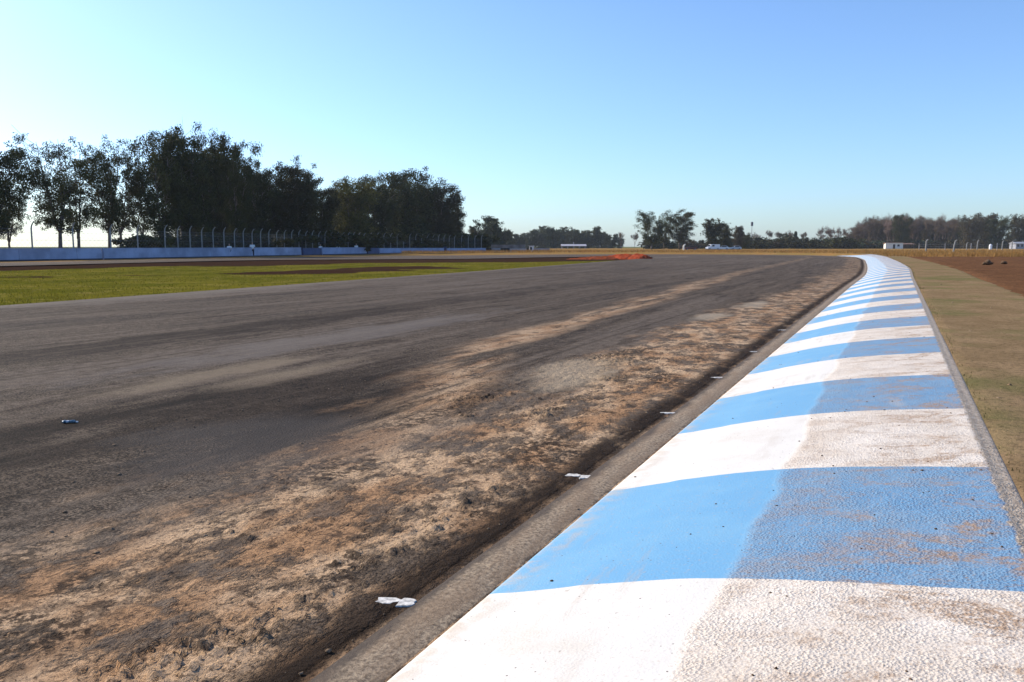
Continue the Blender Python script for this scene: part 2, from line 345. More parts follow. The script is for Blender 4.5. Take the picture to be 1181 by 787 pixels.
# raised crust of dried dirt on the asphalt beside the kerb
us = np.arange(.24, 2.9, .014); vs = np.arange(1.0, 11.5, .016)
U_, V_ = np.meshgrid(us, vs)
lim = 1.95 + 1.1 * fbm(U_ * .7, V_ * .28, 4, 3)
m = sstep(lim - U_, -.35, .45) * sstep(U_, .30, .62) * sstep(11.4 - V_, 0, 3)
lump = fbm(U_ * 6.5, V_ * 5.5, 5, 5, .66); chunk = np.maximum(0, fbm(U_ * 1.9, V_ * 1.0, 3, 9) - .10) * 2.6; hi = fbm(U_ * 22, V_ * 20, 4, 14, .7)
Z_ = .004 + m * (.008 + .009 * lump + .012 * hi) + m * np.minimum(chunk, 1) * (.06 * np.abs(hi) - .006)
Z_ = np.maximum(Z_, .003); Z_[:, -1] = -.01; Z_[:, 0] = -.002; Z_[0] = -.01; Z_[-1] = -.01
X = OX + DX * V_ - DY * U_; Y = DY * V_ + DX * U_
struct(link('dirt_crust', mesh('dirt_crust', np.stack([X, Y, Z_], -1).reshape(-1, 3), gridfaces(len(vs), len(us)), road, np.stack([U_, V_], -1).reshape(-1, 2), smooth=True)))

# ------------------------------------------------------------------ ground sheets
def grass_ground(name, base1, base2, soil, attr=True, ndry=(.30, .22, .10)):
    g = G(name); o = g.obj()
    c = g.mix(g.rng(g.noise(o, .25, 5, .6), .35, .65), base1, base2); c = g.mix(g.rng(g.noise(o, .9, 5, .65), .50, .68, 0, .65), c, ndry)
    c = g.mix(g.rng(g.noise(o, 9, 5, .7), .34, .50, .55, 0), c, tuple(x * .35 for x in base1))
    if attr: c = g.mix(g.rng(g.math('ADD', g.attr('soil'), g.math('MULTIPLY', g.math('SUBTRACT', g.noise(o, .8, 5, .65), .5), .9)), .35, .65), c, soil)
    g.col(c); g.b.inputs['Roughness'].default_value = 1.0; g.b.inputs['Specular IOR Level'].default_value = .0
    g.bump(g.noise(o, 6, 6, .7), .8, .08); return g.m
# the whole plain
rr = [0, 30, 60, 100, 150, 220, 320, 460, 650, 900, 1200, 1500]; V = []; na = 48
for r_ in rr:
    for k in range(na): a = 2 * math.pi * k / na; V.append((r_ * math.cos(a), 60 + r_ * math.sin(a), -.14))
fc = [(i * na + k, i * na + (k + 1) % na, (i + 1) * na + (k + 1) % na, (i + 1) * na + k) for i in range(len(rr) - 1) for k in range(na)]
plain_m = grass_ground('plain_grass', (.085, .105, .028), (.12, .125, .035), (.1, .07, .05), False, (.20, .15, .06))
struct(link('ground', mesh('ground', V, fc, plain_m)))
# infield between the two legs of the track
def polydist(px, py, poly):
    d = np.full(px.shape, 1e9)
    for a, b in zip(poly[:-1], poly[1:]):
        ab = b - a; t = np.clip(((px - a[0]) * ab[0] + (py - a[1]) * ab[1]) / (ab @ ab), 0, 1)
        d = np.minimum(d, np.hypot(px - a[0] - t * ab[0], py - a[1] - t * ab[1]))
    return d
xs = np.arange(-75, 20, .45); ys = np.arange(-12, 108, .45); X, Y = np.meshgrid(xs, ys)
ret = I[NS * 9:]; dr = polydist(X, Y, ret[::4])
bw = 6.5 + 2.5 * fbm(X * .12, Y * .12, 3, 21) + 8.0 * sstep(X, -25, -12)
soil = 1 - sstep(dr, bw * .75, bw * 1.15)
def patch(px, py, rx, ry, k=1.0):
    global soil
    cx, cy = at(px, py); soil = np.maximum(soil, k * (1 - sstep(np.hypot((X - cx) / rx, (Y - cy) / ry) + .5 * fbm(X * .3, Y * .3, 3, px), .6, 1.1)))
patch(345, 313, 4.2, 3.2, .85); patch(395, 311, 3.5, 3, .85); patch(30, 318, 1.6, 1.2, .6); patch(150, 316, 2.4, 1.0, .5); patch(470, 308, 4, 5, .7)
near_e = polydist(X, Y, I[:NS * 8:4]); soil = np.maximum(soil, .75 * (1 - sstep(near_e, .2, .7)))
soil = np.maximum(soil, sstep(Y + X * .45, 78, 86) * .8)
Zg = -.035 + .03 * fbm(X * .35, Y * .35, 4, 2) - .03
infm = grass_ground('infield_grass', (.085, .088, .010), (.15, .128, .018), (.040, .022, .014), True, (.235, .18, .05))
struct(link('infield', mesh('infield', np.stack([X, Y, Zg], -1).reshape(-1, 3), gridfaces(len(ys), len(xs)), infm, attrs={'soil': soil.ravel()}, smooth=True)))
# the land outside the bend
ofs = [0.03, 1.2, 1.66, 2.2, 3.3, 5, 8, 12, 18, 26, 40, 60, 90, 140, 220, 350, 600, 900]
V = []; SO = []
smax = sarc[KE]
for i in range(len(O)):
    hb = .27 * (1 - sstep(np.array(sarc[i]), smax + 12, smax + 55)); k = i <= KE
    for j, d in enumerate(ofs):
        q = O[i] + NR[i] * d
        if j == 0: z = -.10 if k else -.012
        elif j == 1: z = -.05 if k else hb * .75 + .005
        elif j == 2: z = hb - .004
        elif d > 500: z = -.3
        else: z = hb * (1 if d < 150 else max(0, 1 - (d - 150) / 400)) + .05 * fbm(np.array([q[0] * .1]), np.array([q[1] * .1]), 3, 4)[0] * min(1, (d - 1.6) / 4) - (.1 if d > 300 else 0)
        V.append((q[0], q[1], z))
outm = grass_ground('dry_grass_ground', (.28, .16, .055), (.22, .15, .05), (.1, .06, .03), False, (.36, .20, .085))
struct(link('outer_field', mesh('outer_field', V, gridfaces(len(O), len(ofs)), outm, smooth=True)))
# compacted earth strip behind the kerb
V = []; UVv = []; vo = [1.648, 1.685, 1.8, 1.95, 2.1, 2.25, 2.4, 2.6, 2.8, 3.0, 3.2, 3.3, 3.45]
for i in range(KE + 1):
    for j, d in enumerate(vo):
        x_, y_ = O[i] + NR[i] * (d + (.16 * fbm(np.array([sarc[i] * .5]), np.array([1.0]), 3, 8)[0] if j == 12 else 0))
        z = .298 + .012 * fbm(np.array([x_ * .8]), np.array([y_ * .8]), 3, 30)[0] if 0 < j < 12 else (.286 if j == 0 else .255); V.append((x_, y_, z))
struct(link('verge', mesh('verge', V, gridfaces(KE + 1, len(vo)), soil_mat('compacted_earth', (.20, .135, .072), (.265, .18, .10), (.10, .07, .04), 1.6, (.112, .116, .042)), smooth=True)))
it = []; pts = []
for k in range(700):
    i_ = int(KE * random.random() ** 1.7); d = random.uniform(1.70, 3.3); q = O[i_] + NR[i_] * d + T[i_] * random.uniform(-.6, .6); it.append((q[0], q[1], .296, .004 + .022 * random.random() ** 4))
VERGE_BITS = it
# ploughed strip
xs = np.arange(4, 120, .22); ys = np.arange(4, 76, .22); X, Y = np.meshgrid(xs, ys)
dro = ((X - OX) * DY - Y * DX)
kz = polydist(X, Y, O[: KE: 3])
mk = sstep(kz + .35 * fbm(X * .6, Y * .6, 3, 41), 3.1, 3.6) * (dro > 1) * sstep(71.5 + 1.2 * fbm(X * .15, Y * .15, 3, 42) - Y, -.3, .5)
fur = np.sin((X * .35 + Y) * 4.2 + 2 * fbm(X * .2, Y * .2, 2, 6)); cl = fbm(X * 2.1, Y * 2.1, 4, 43, .7)
Zp = np.where(mk > .02, .275 + mk * (.045 * np.abs(cl) * 1.6 + .022 * fur + .015) - .16 * np.exp(-((71 - Y) / .8) ** 2), .1)
struct(link('ploughed_field', mesh('ploughed_field', np.stack([X, Y, Zp], -1).reshape(-1, 3), gridfaces(len(ys), len(xs))[(mk > .02).ravel()[gridfaces(len(ys), len(xs))].any(1)], soil_mat('red_brown_soil', (.16, .080, .040), (.115, .057, .030), (.052, .027, .016), 1.2), smooth=False)))

# ------------------------------------------------------------------ grass blades (nobody could count them)
def blades(name, pts, hmin, hmax, wdt, mat, lean=.5):
    n = len(pts); a = rng.uniform(0, 2 * np.pi, n); h = rng.uniform(hmin, hmax, n); ln = rng.uniform(0, lean, n) * h; b = rng.uniform(0, 2 * np.pi, n); ww = wdt * rng.uniform(.6, 1.4, n)
    dx = np.cos(a) * ww; dy = np.sin(a) * ww
    p0 = pts + np.stack([-dx, -dy, 0 * dx], 1); p1 = pts + np.stack([dx, dy, 0 * dx], 1); p2 = pts + np.stack([np.cos(b) * ln, np.sin(b) * ln, h], 1)
    return link(name, mesh(name, np.stack([p0, p1, p2], 1).reshape(-1, 3), np.arange(3 * n).reshape(-1, 3), mat))
def leafy(name, a, b, sc, trans=.25, rnd=.0, warm=None):
    g = G(name); o = g.obj(); f = g.rng(g.noise(o, sc, 3, .6), .3, .7); c = g.mix(f, a, b)
    f2 = g.rng(g.noise(o, sc * 7, 2, .5), .35, .65, .65, 1.3, False); n = g.n('ShaderNodeMix'); n.data_type = 'RGBA'; n.blend_type = 'MULTIPLY'; n.inputs[0].default_value = 1
    g.l(c, n.inputs[6]); cc = g.n('ShaderNodeCombineColor'); [g.l(f2, cc.inputs[i]) for i in range(3)]; g.l(cc.outputs[0], n.inputs[7]); c = n.outputs[2]
    if warm: c = g.mix(g.rng(g.rand(), .0, 1.0, 0, .8, False), c, warm)
    g.col(c); g.b.inputs['Roughness'].default_value = .7; g.b.inputs['Specular IOR Level'].default_value = .06
    if trans:
        t = g.n('ShaderNodeBsdfTranslucent'); g.l(c, t.inputs[0]); ms = g.n('ShaderNodeMixShader'); ms.inputs[0].default_value = trans
        g.l(g.b.outputs[0], ms.inputs[1]); g.l(t.outputs[0], ms.inputs[2]); g.l(ms.outputs[0], g.out.inputs[0])
    return g.m
n = 150000; p = np.stack([rng.uniform(-40, 16, n), 15 + 72 * rng.uniform(0, 1, n) ** 1.6], 1)
# keep only points inside the infield
def inside(p, poly):
    c = np.zeros(len(p), bool); j = len(poly) - 1
    for i in range(len(poly)):
        xi, yi = poly[i]; xj, yj = poly[j]
        if yi != yj: c ^= ((yi > p[:, 1]) != (yj > p[:, 1])) & (p[:, 0] < (xj - xi) * (p[:, 1] - yi) / (yj - yi) + xi)
        j = i
    return c
Ipoly = I[::3]; p = p[inside(p, Ipoly)]
ix = ((p[:, 0] + 75) / .45).astype(int); iy = ((p[:, 1] + 12) / .45).astype(int); p = p[(soil[iy, ix] + .35 * fbm(p[:, 0] * .8, p[:, 1] * .8, 3, 77)) < .5]
p3 = np.concatenate([p, np.full((len(p), 1), -.06)], 1)
stuff(blades('grass', p3, .015, .06, .010, leafy('grass_blades', (.078, .084, .010), (.135, .115, .016), .4, .35), 1.0), 'short green grass of the infield beside the track', 'grass')
n = 90000; y_ = 72 + 110 * rng.uniform(0, 1, n) ** 1.5; p = np.stack([rng.uniform(-20, 130, n) * np.maximum(.6, y_ / 150), y_], 1)
po = np.concatenate([O[: NS * 12], [[-300, 100], [-300, -50], [0, -50]]])
p = p[~inside(p, po)]; dd = polydist(p[:, 0], p[:, 1], O[::4]); p = p[(dd > 1.9)]; p = p[(p[:, 1] > 71.8) & (fbm(p[:, 0] * .25, p[:, 1] * .25, 3, 12) > -.25)]
p3 = np.concatenate([p, np.full((len(p), 1), .24)], 1)
stuff(blades('dry_grass', p3, .12, .42, .03, leafy('dry_grass_blades', (.33, .165, .050), (.25, .155, .050), .12, .3), .6), 'tall dry orange-brown grass beyond the far bend', 'grass')

# ------------------------------------------------------------------ small loose bits
def lumps(name, items, mat):
    """items: (x, y, z, r)"""
    base = [(0, 0, 1), (.89, 0, .45), (.28, .85, .45), (-.72, .53, .45), (-.72, -.53, .45), (.28, -.85, .45), (.72, .53, -.45), (-.28, .85, -.45), (-.89, 0, -.45), (-.28, -.85, -.45), (.72, -.53, -.45), (0, 0, -1)]
    fs = np.array([(0, 1, 2), (0, 2, 3), (0, 3, 4), (0, 4, 5), (0, 5, 1), (1, 6, 2), (2, 7, 3), (3, 8, 4), (4, 9, 5), (5, 10, 1), (6, 7, 2), (7, 8, 3), (8, 9, 4), (9, 10, 5), (10, 6, 1), (11, 7, 6), (11, 8, 7), (11, 9, 8), (11, 10, 9), (11, 6, 10)])
    b = np.array(base); V = []; Fc = []
    for k, (x, y, z, r_) in enumerate(items):
        s = b * rng.uniform(.55, 1.25, (12, 1)) * np.array([rng.uniform(.7, 1.4), rng.uniform(.7, 1.4), rng.uniform(.4, .8)]) * r_
        a = rng.uniform(0, 6.28); ca, sa = math.cos(a), math.sin(a); s = np.stack([s[:, 0] * ca - s[:, 1] * sa, s[:, 0] * sa + s[:, 1] * ca, s[:, 2]], 1)
        V.append(s + np.array([x, y, z])); Fc.append(fs + 12 * k)
    return mesh(name, np.concatenate(V), np.concatenate(Fc), mat)
clodm = soil_mat('dark_clod', (.10, .065, .042), (.15, .10, .065), (.03, .02, .015), 8)
it = []
for k in range(520):
    v = 1.5 + 14 * random.random() ** 1.8; t = random.uniform(.02, 1.62) if random.random() < .55 else random.uniform(.8, 1.6)
    x, y = on(v, -t); r_ = .0014 + .006 * random.random() ** 5; it.append((x, y, hk(t) + r_ * .25, r_))
stuff(link('dirt_crumbs', lumps('dirt_crumbs', it, clodm)), 'dark dirt crumbs scattered over the painted kerb', 'dirt')
it = []
for k in range(1500):
    v = 1.5 + 12 * random.random() ** 1.6; u = .05 + 3.2 * random.random() ** 1.4; x, y = on(v, u); r_ = .002 + .010 * random.random() ** 4; it.append((x, y, .003 + r_ * .3, r_))
stuff(link('loose_gravel', lumps('loose_gravel', it, soil_mat('grit', (.20, .14, .09), (.27, .20, .14), (.06, .04, .03), 8))), 'loose grit and dirt bits on the edge of the asphalt', 'gravel')
stuff(link('verge_stones', lumps('verge_stones', VERGE_BITS, soil_mat('verge_grit', (.20, .135, .08), (.30, .22, .14), (.07, .045, .03), 6))), 'small stones and crumbs on the earth strip behind the kerb', 'gravel')
pts = []
for k in range(7000):
    i_ = int((NS * 4) * random.random() ** .8) + NS; d = 1.675 + abs(random.gauss(0, .03)) if random.random() < .35 else random.uniform(1.7, 3.3); q = O[i_] + NR[i_] * d + T[i_] * random.uniform(-.6, .6)
    if d < 1.76 or mnoise.noise((q[0] * .9, q[1] * .9, 3)) > .12: pts.append((q[0], q[1], .292))
stuff(blades('weeds', np.array(pts),   .006, .03, .004, leafy('weed_blades', (.14, .12, .045), (.20, .155, .07), 2, .2), .9), 'sparse short weeds on the earth strip behind the kerb', 'weeds')
cx, cy = at(1139, 307, .27)
for k, (dx, dy, r_, lb) in enumerate([(0, 0, .20, 'big dark clod lying alone on the ploughed strip'), (1.0, .4, .12, 'smaller dark clod right of the big one on the ploughed strip')]):
    tag(link('soil_clod', lumps('soil_clod', [(0, 0, .1, r_), (r_ * .75, .05, .06, r_ * .7), (-r_ * .7, .04, .06, r_ * .7)], clodm), loc=(cx + dx, cy + dy, .33)), lb, 'clod', 'dark clods on the ploughed strip')
whitep = flat('white_paint', (.50, .48, .44), .9, .45, 45)
def flake(l, wd):
    n_ = 14; v = []; b = []
    for k in range(n_):
        a = 2 * math.pi * k / n_; r_ = 1 + .7 * mnoise.noise((math.cos(a) * 1.5 + l * 99, math.sin(a) * 1.5, wd * 50)); v.append((math.cos(a) * l * r_, math.sin(a) * wd * r_, .0006 + .0006 * math.sin(3 * a)))
    return mesh('paint_mark', v + [(x * 1.06, y * 1.06, -.006) for x, y, z in v], [tuple(range(n_))] + [(i, n_ + i, n_ + (i + 1) % n_, (i + 1) % n_) for i in range(n_)], whitep)
mk_l = ['left half of the nearest pair of white paint dabs in the gutter', 'right half of the nearest pair of white paint dabs in the gutter',
        'left dab of the second nearest white pair in the gutter', 'right dab of the second nearest white pair in the gutter',
        'left dab of the third white pair along the gutter', 'right dab of the third white pair along the gutter',
        'fourth white paint dab along the gutter, thin streak', 'fifth faint white paint dab along the gutter', 'sixth small white paint dab far along the gutter']
for (px, py, l, wd), lb in zip([(447, 694, .042, .022), (468, 696, .034, .026), (660, 549, .038, .022), (675, 551, .036, .026), (771, 477, .05, .022), (785, 477.5, .045, .026), (831, 436, .085, .024), (872, 406, .08, .02), (905, 381, .07, .02)], mk_l):
    x, y = at(px, py); tag(link('paint_mark', flake(l, wd), loc=(x, y, .0046)), lb, 'paint mark', 'white paint dabs along the gutter')
# crushed blue bottle on the asphalt
bx, by = at(80, 488); e = tag(empty('crushed_bottle', (bx, by, 0), .25), 'small crushed blue plastic bottle lying on the asphalt', 'litter'); e.scale = (.75, .75, .45)
bl = G('blue_plastic'); bl.col(bl.mix(bl.rng(bl.noise(bl.obj(), 40, 4), .45, .55), (.03, .085, .13), (.16, .22, .26))); bl.b.inputs['Roughness'].default_value = .25
MB().tube([(-.055, 0, .022), (-.04, 0, .025), (-.01, .006, .018), (.02, -.004, .024), (.04, 0, .022), (.055, 0, .012)], [.018, .023, .015, .022, .021, .010], 10).obj('bottle_body', bl.m, e, True)
MB().tube([(.055, 0, .012), (.072, 0, .012)], .012, 10).obj('bottle_cap', flat('cap_white', (.5, .55, .6)), e)
MB().tube([(-.025, .003, .0225), (-.003, .006, .0195)], [.0225, .0185], 10, False).obj('bottle_label', flat('label_pale', (.45, .5, .55)), e)

# ------------------------------------------------------------------ blue barrier wall and its fence
WL = [(-47, 40), (-40.6, 65), (-35.2, 76), (-29.3, 95), (-20.6, 131), (-8.3, 156), (-1.8, 164)]
def wall_pt(px):
    k = (px - 590.5) / F / 1.0
    for a, b in zip(WL[:-1], WL[1:]):
        # intersection of the bearing with the segment
        den = (b[0] - a[0]) - k * (b[1] - a[1])
        if abs(den) > 1e-9:
            t = (k * a[1] - a[0]) / den
            if -1e-6 <= t <= 1 + 1e-6: return (a[0] + t * (b[0] - a[0]), a[1] + t * (b[1] - a[1]))
    return WL[-1] if px > 300 else WL[0]
bluew = flat('blue_wall_paint', (.27, .315, .44), .75, .25, .5); bluel = flat('pale_blue_wall_paint', (.24, .29, .44), .6, .15, .6); dkblue = flat('dark_blue_boards', (.03, .05, .13), .6, .2, .8); greyw = flat('grey_concrete', (.30, .31, .33), .8, .2, .8)
kickm = flat('dark_wall_foot', (.05, .05, .07), .9, .2, 1)
def wall_piece(name, p0, p1, h, mat, label, cat='barrier', parts=True):
    p0, p1 = Vector(p0), Vector(p1); L = (p1 - p0).length; a = math.atan2(p1.y - p0.y, p1.x - p0.x)
    e = tag(empty(name, (p0.x, p0.y, -.1), a), label, cat, 'trackside barrier wall')
    g = MB(); nb = max(1, round(L / 3.0))
    for k in range(nb):
        x0 = L * k / nb + .012; x1 = L * (k + 1) / nb - .012
        g.add([(x0, -.16, 0), (x1, -.16, 0), (x1, .16, 0), (x0, .16, 0), (x0, -.1, h + .1), (x1, -.1, h + .1), (x1, .1, h + .1), (x0, .1, h + .1)], [(0, 3, 2, 1), (4, 5, 6, 7), (0, 1, 5, 4), (1, 2, 6, 5), (2, 3, 7, 6), (3, 0, 4, 7)])
    g.obj('wall_blocks', mat, e)
    if parts: MB().box(0, -.20, 0, L, -.163, .22).obj('wall_foot', kickm, e); MB().box(0, -.13, h + .102, L, .13, h + .135).obj('coping', mat, e)
    return e
wp = lambda px: wall_pt(px)
segs = [(-160, 60, 1.0, bluew, 'first stretch of blue painted wall at the left picture edge'), (60, 119, 1.0, bluew, 'blue wall stretch under the two slim leaning trees'), (121, 348, 1.0, bluew, 'longest stretch of blue painted wall below the concrete fence posts'),
        (350, 371, .92, dkblue, 'dark blue gate section in the barrier wall'), (372, 423, .98, bluel, 'lighter blue wall stretch right of the dark gate section'), (424.5, 437, .9, dkblue, 'short dark blue section of wall below the dense trees'),
        (438, 512, .85, bluel, 'far light blue wall stretch before the dark post'), (515.5, 560, .8, bluel, 'farthest light blue wall stretch by the treeline gap')]
for a, b, h, m_, lb in segs: wall_piece('barrier_wall', wp(a), wp(b), h, m_, lb)
x, y = wp(513.7); tag(MB().box(x - .25, y - .25, -.1, x + .25, y + .25, 1.05).obj('barrier_post', dkblue), 'square dark post between two light blue wall stretches', 'post')
# low grey walls, tyre stacks and a box at the end of the wall
def fbox(name, px0, px1, y0p, Y, mat, label, cat, dep=.3, group=None):
    x0, x1 = far(px0, Y)[0], far(px1, Y)[0]; return tag(MB().box(x0, Y, -.14, x1, Y + dep, tall(y0p, Y)).obj(name, mat), label, cat, group)
fbox('block_wall', 563, 577, 286.5, 168, greyw, 'pale grey block wall just right of the blue wall end', 'wall', .3, 'pale grey walls by the pit lane'); fbox('block_wall', 588, 607, 286.8, 172, greyw, 'pale grey block wall between tyre barriers', 'wall', .3, 'pale grey walls by the pit lane'); fbox('block_wall', 612, 634, 286.6, 176, greyw, 'dark grey end wall beside the white kiosk', 'wall', .3, 'pale grey walls by the pit lane')
fbox('board_fence', 566, 606, 282.4, 182, flat('grey_boards', (.17, .165, .16), .9, .3, .9), 'higher grey board fence behind the block walls', 'fence', .12)
fbox('board_fence', 560 - 55, 533, 278.4, 176, flat('pale_boards', (.24, .23, .21), .9, .3, .9), 'pale weathered board fence behind the far blue wall', 'fence', .12)
tyre = flat('black_rubber', (.02, .02, .022), .8)
for k, (px, Y) in enumerate([(562, 166), (565, 166), (579, 170), (582.5, 170), (586, 170), (608.5, 173)]):
    cx, cy = far(px, Y); g = MB()
    for j in range(4): g.tube([(0, 0, -.14 + j * .24), (0, 0, -.09 + j * .24), (0, 0, .03 + j * .24), (0, 0, .09 + j * .24)], [.26, .32, .32, .26], 12)
    o = g.obj('tyre_stack', tyre); o.location = (cx, cy, 0); tag(o, ['left one of the two black tyre stacks by the blue wall end', 'right one of the two black tyre stacks by the blue wall end', 'first of three black tyre stacks before the block wall', 'middle of three black tyre stacks before the block wall', 'last of three black tyre stacks before the block wall', 'single black tyre stack beside the white kiosk'][k], 'tyre stack', 'tyre stacks along the grey walls')
cx, cy = far(613, 170); e = tag(empty('kiosk', (cx, cy, -.14)), 'small white kiosk standing among the grey walls', 'kiosk')
MB().box(-.45, -.45, 0, .45, .45, 1.35).obj('wall', flat('kiosk_white', (.6, .62, .66)), e); MB().box(-.6, -.6, 1.36, .6, .6, 1.43).obj('roof', flat('kiosk_roof', (.5, .5, .52)), e); MB().box(-.3, -.47, .55, .1, -.453, 1.15).obj('window', flat('kiosk_window', (.02, .03, .04), .2), e)

# catch fence with bent concrete posts
concm = flat('post_concrete', (.25, .245, .225), .9, .15, 2); wirem = flat('galvanised_wire', (.16, .16, .165), .6, .15, 2, .2)
fpx = []; e = tag(empty('catch_fence', (0, 0, 0)), 'long wire mesh fence on bent concrete posts behind the blue wall', 'fence')
pts = [Vector((*wp(-160), 0))]
path = []
cur = [Vector((a, b, 0)) for a, b in WL]
tot = 0; step = 1.9; acc = 0; back = Vector((-1.6, 1.0, 0))
for a, b in zip(cur[:-1], cur[1:]):
    L = (b - a).length; d = (b - a) / L; s = acc
    while s < L: path.append(a + d * s + Vector((-d.y, d.x, 0)) * 2.2); s += step
    acc = s - L
path = [q for k_, q in enumerate(path) if -45 < 590 + F * q.x / q.y < 556 and (590 + F * q.x / q.y > 195 or k_ % 2 == 0)]
postm = None
seen_px = [205, 219, 233, 247, 259, 320, 327, 335, 344, 351, 387, 393, 398, 403, 408, 100, 20]
for i, q in enumerate(path):
    if postm is None:
        g = MB(); g.tube([(0, 0, -.2), (0, 0, 2.7), (.06, -.03, 2.95), (.2, -.10, 3.16), (.32, -.15, 3.26)], [.07, .066, .062, .055, .045], 6); postm = g.mesh('post', concm)
    o = link('post', postm, e, (q.x, q.y, 0)); o.rotation_euler = (0, 0, random.uniform(-.1, .1)); o.scale = (1, 1, random.uniform(.97, 1.02))
g = MB(); hgt = 2.65
for a, b in zip(path[:-1], path[1:]):
    for z in (.3, 1.0, 1.7, 2.3, 2.65): g.tube([(a.x, a.y, z), (b.x, b.y, z)], .008, 3, False)
    d = b - a; n_ = 9
    for k in range(-n_, n_):
        for sgn in (1, -1):
            t0, z0, t1, z1 = k / n_, 0.0, (k + n_ * hgt / d.length / 1.0) / n_, hgt
            t1 = t0 + hgt / d.length
            if t0 < 0: z0 = -t0 * d.length; t0 = 0
            if t1 > 1: z1 = hgt - (t1 - 1) * d.length; t1 = 1
            if t0 >= t1 or z0 >= z1: continue
            A = a + d * (t0 if sgn > 0 else 1 - t0); B = a + d * (t1 if sgn > 0 else 1 - t1)
            g.tube([(A.x, A.y, z0), (B.x, B.y, z1)], .004, 3, False)
g.obj('wire_mesh', wirem, e)

# ------------------------------------------------------------------ trees
barkd = flat('eucalyptus_bark', (.13, .105, .085), .95, .4, 2.5); barkg = flat('grey_bark', (.15, .125, .11), .95, .3, 2.5)
def grow(g, p, d, L, r0, depth, tips, up=.35, spread=.7, kids=(2, 3), shrink=.72, minr=.012, nside=5, taper=.62, wig=.18, allpts=None):
    n_ = 4; pts = [p]; rad = [r0]; dd = d.normalized()
    for k in range(n_):
        dd = (dd + Vector((random.gauss(0, wig), random.gauss(0, wig), random.gauss(0, wig) + up * .12))).normalized(); pts.append(pts[-1] + dd * L / n_); rad.append(max(minr * .7, r0 * (1 - (1 - taper) * (k + 1) / n_)))
        if allpts is not None: allpts.append((pts[-1], depth))
    g.tube(pts, rad, nside if depth > 1 else 3, False)
    if depth <= 0: tips.append(pts[-1]); return
    for k in range(random.randint(*kids)):
        a = random.uniform(0, 2 * math.pi); side = Vector((math.cos(a), math.sin(a), random.uniform(-.1, .5)))
        nd = (dd * (1 - spread * .5) + side * spread * random.uniform(.6, 1.1) + Vector((0, 0, up * .5))).normalized()
        start = pts[-1] if k == 0 else pts[random.randint(2, n_)]
        grow(g, start, nd, L * shrink * random.uniform(.75, 1.15), max(minr, rad[-1] * (.85 if k == 0 else .68)), depth - 1, tips, up, spread, kids, shrink, minr, nside, taper, wig, allpts)
def leafcloud(cent, rad, num, size, squash=.75, droop=.3):
    """num leaves in each clump; returns verts, faces"""
    cent = np.array(cent); k = len(cent); c = np.repeat(cent, num, 0); r_ = np.repeat(np.asarray(rad), num)
    d = rng.normal(size=(k * num, 3)); d /= np.linalg.norm(d, axis=1)[:, None]; q = rng.uniform(0, 1, (k * num, 1)) ** .42
    p = c + d * q * r_[:, None] * np.array([1, 1, squash])
    a = rng.normal(size=(k * num, 3)); a[:, 2] -= droop; a /= np.linalg.norm(a, axis=1)[:, None]
    b = np.cross(a, rng.normal(size=(k * num, 3))); b /= np.linalg.norm(b, axis=1)[:, None]
    s = size * rng.uniform(.6, 1.4, (k * num, 1)); a = a * s; b = b * s * .42
    V = np.stack([p - a, p + b, p + a, p - b], 1).reshape(-1, 3); return V, np.arange(4 * k * num).reshape(-1, 4)
leaf_e = leafy('eucalyptus_leaves', (.028, .038, .012), (.088, .092, .030), .35, .12, warm=(.06, .055, .018)); leaf_y = leafy('yellow_green_leaves', (.085, .082, .020), (.125, .112, .028), .35, .15)
leaf_d = leafy('dark_leaves', (.022, .031, .010), (.080, .082, .026), .35, .10, warm=(.045, .038, .016)); leaf_b = leafy('blue_green_leaves', (.038, .055, .030), (.060, .072, .038), .3, .12, warm=(.07, .07, .035))
leaf_r = leafy('brown_leaves', (.075, .055, .034), (.10, .076, .046), .35, .12, warm=(.085, .075, .035))
def eucalypt(h, spread, lean, leafm, dens, base, seed, crown_r=1.15, nleaf=130, size=.22, fill=0, depth=3):
    """returns (trunk mesh, crown mesh) of a tree of height h"""
    random.seed(seed); g = MB(); tips = []; allp = []
    n0 = random.choice((2, 3)); fork = h * base
    p0 = Vector((0, 0, -.3)); top = Vector((lean * fork * .4, 0, fork))
    g.tube([p0, p0.lerp(top, .5) + Vector((random.gauss(0, .12), random.gauss(0, .12), 0)), top], [h * .021, h * .017, h * .014], 7)
    for k in range(n0 + 1):
        a = 2 * math.pi * k / (n0 + 1) + random.uniform(-.5, .5); d = Vector((math.cos(a) * spread + lean, math.sin(a) * spread, 1.0))
        grow(g, top, d, h * (.27 if depth == 3 else .225) * random.uniform(.85, 1.2), h * .010, depth, tips, .5, .62, (2, 3), .74, .018, 5, .6, .2, allp)
    tips += [q for q, dp in allp if dp <= 1 and random.random() < dens]
    pts = np.array([(q.x, q.y, q.z) for q in tips]); s = h / max(pts[:, 2].max() + crown_r * .5, .1)
    g.v = [(x, y, z * s) for x, y, z in g.v]; pts[:, 2] *= s
    rad = crown_r * rng.uniform(.5, 1.15, len(pts))
    if fill:
        ex = np.stack([rng.normal(0, h * .17, fill), rng.normal(0, h * .17, fill), rng.uniform(h * .04, h * .7, fill)], 1); pts = np.concatenate([pts, ex]); rad = np.concatenate([rad, rng.uniform(.8, 1.5, fill) * crown_r])
    V, Fc = leafcloud(pts, rad, nleaf, size)
    return g.mesh('trunk', barkd, True), mesh('crown', V, Fc, leafm)
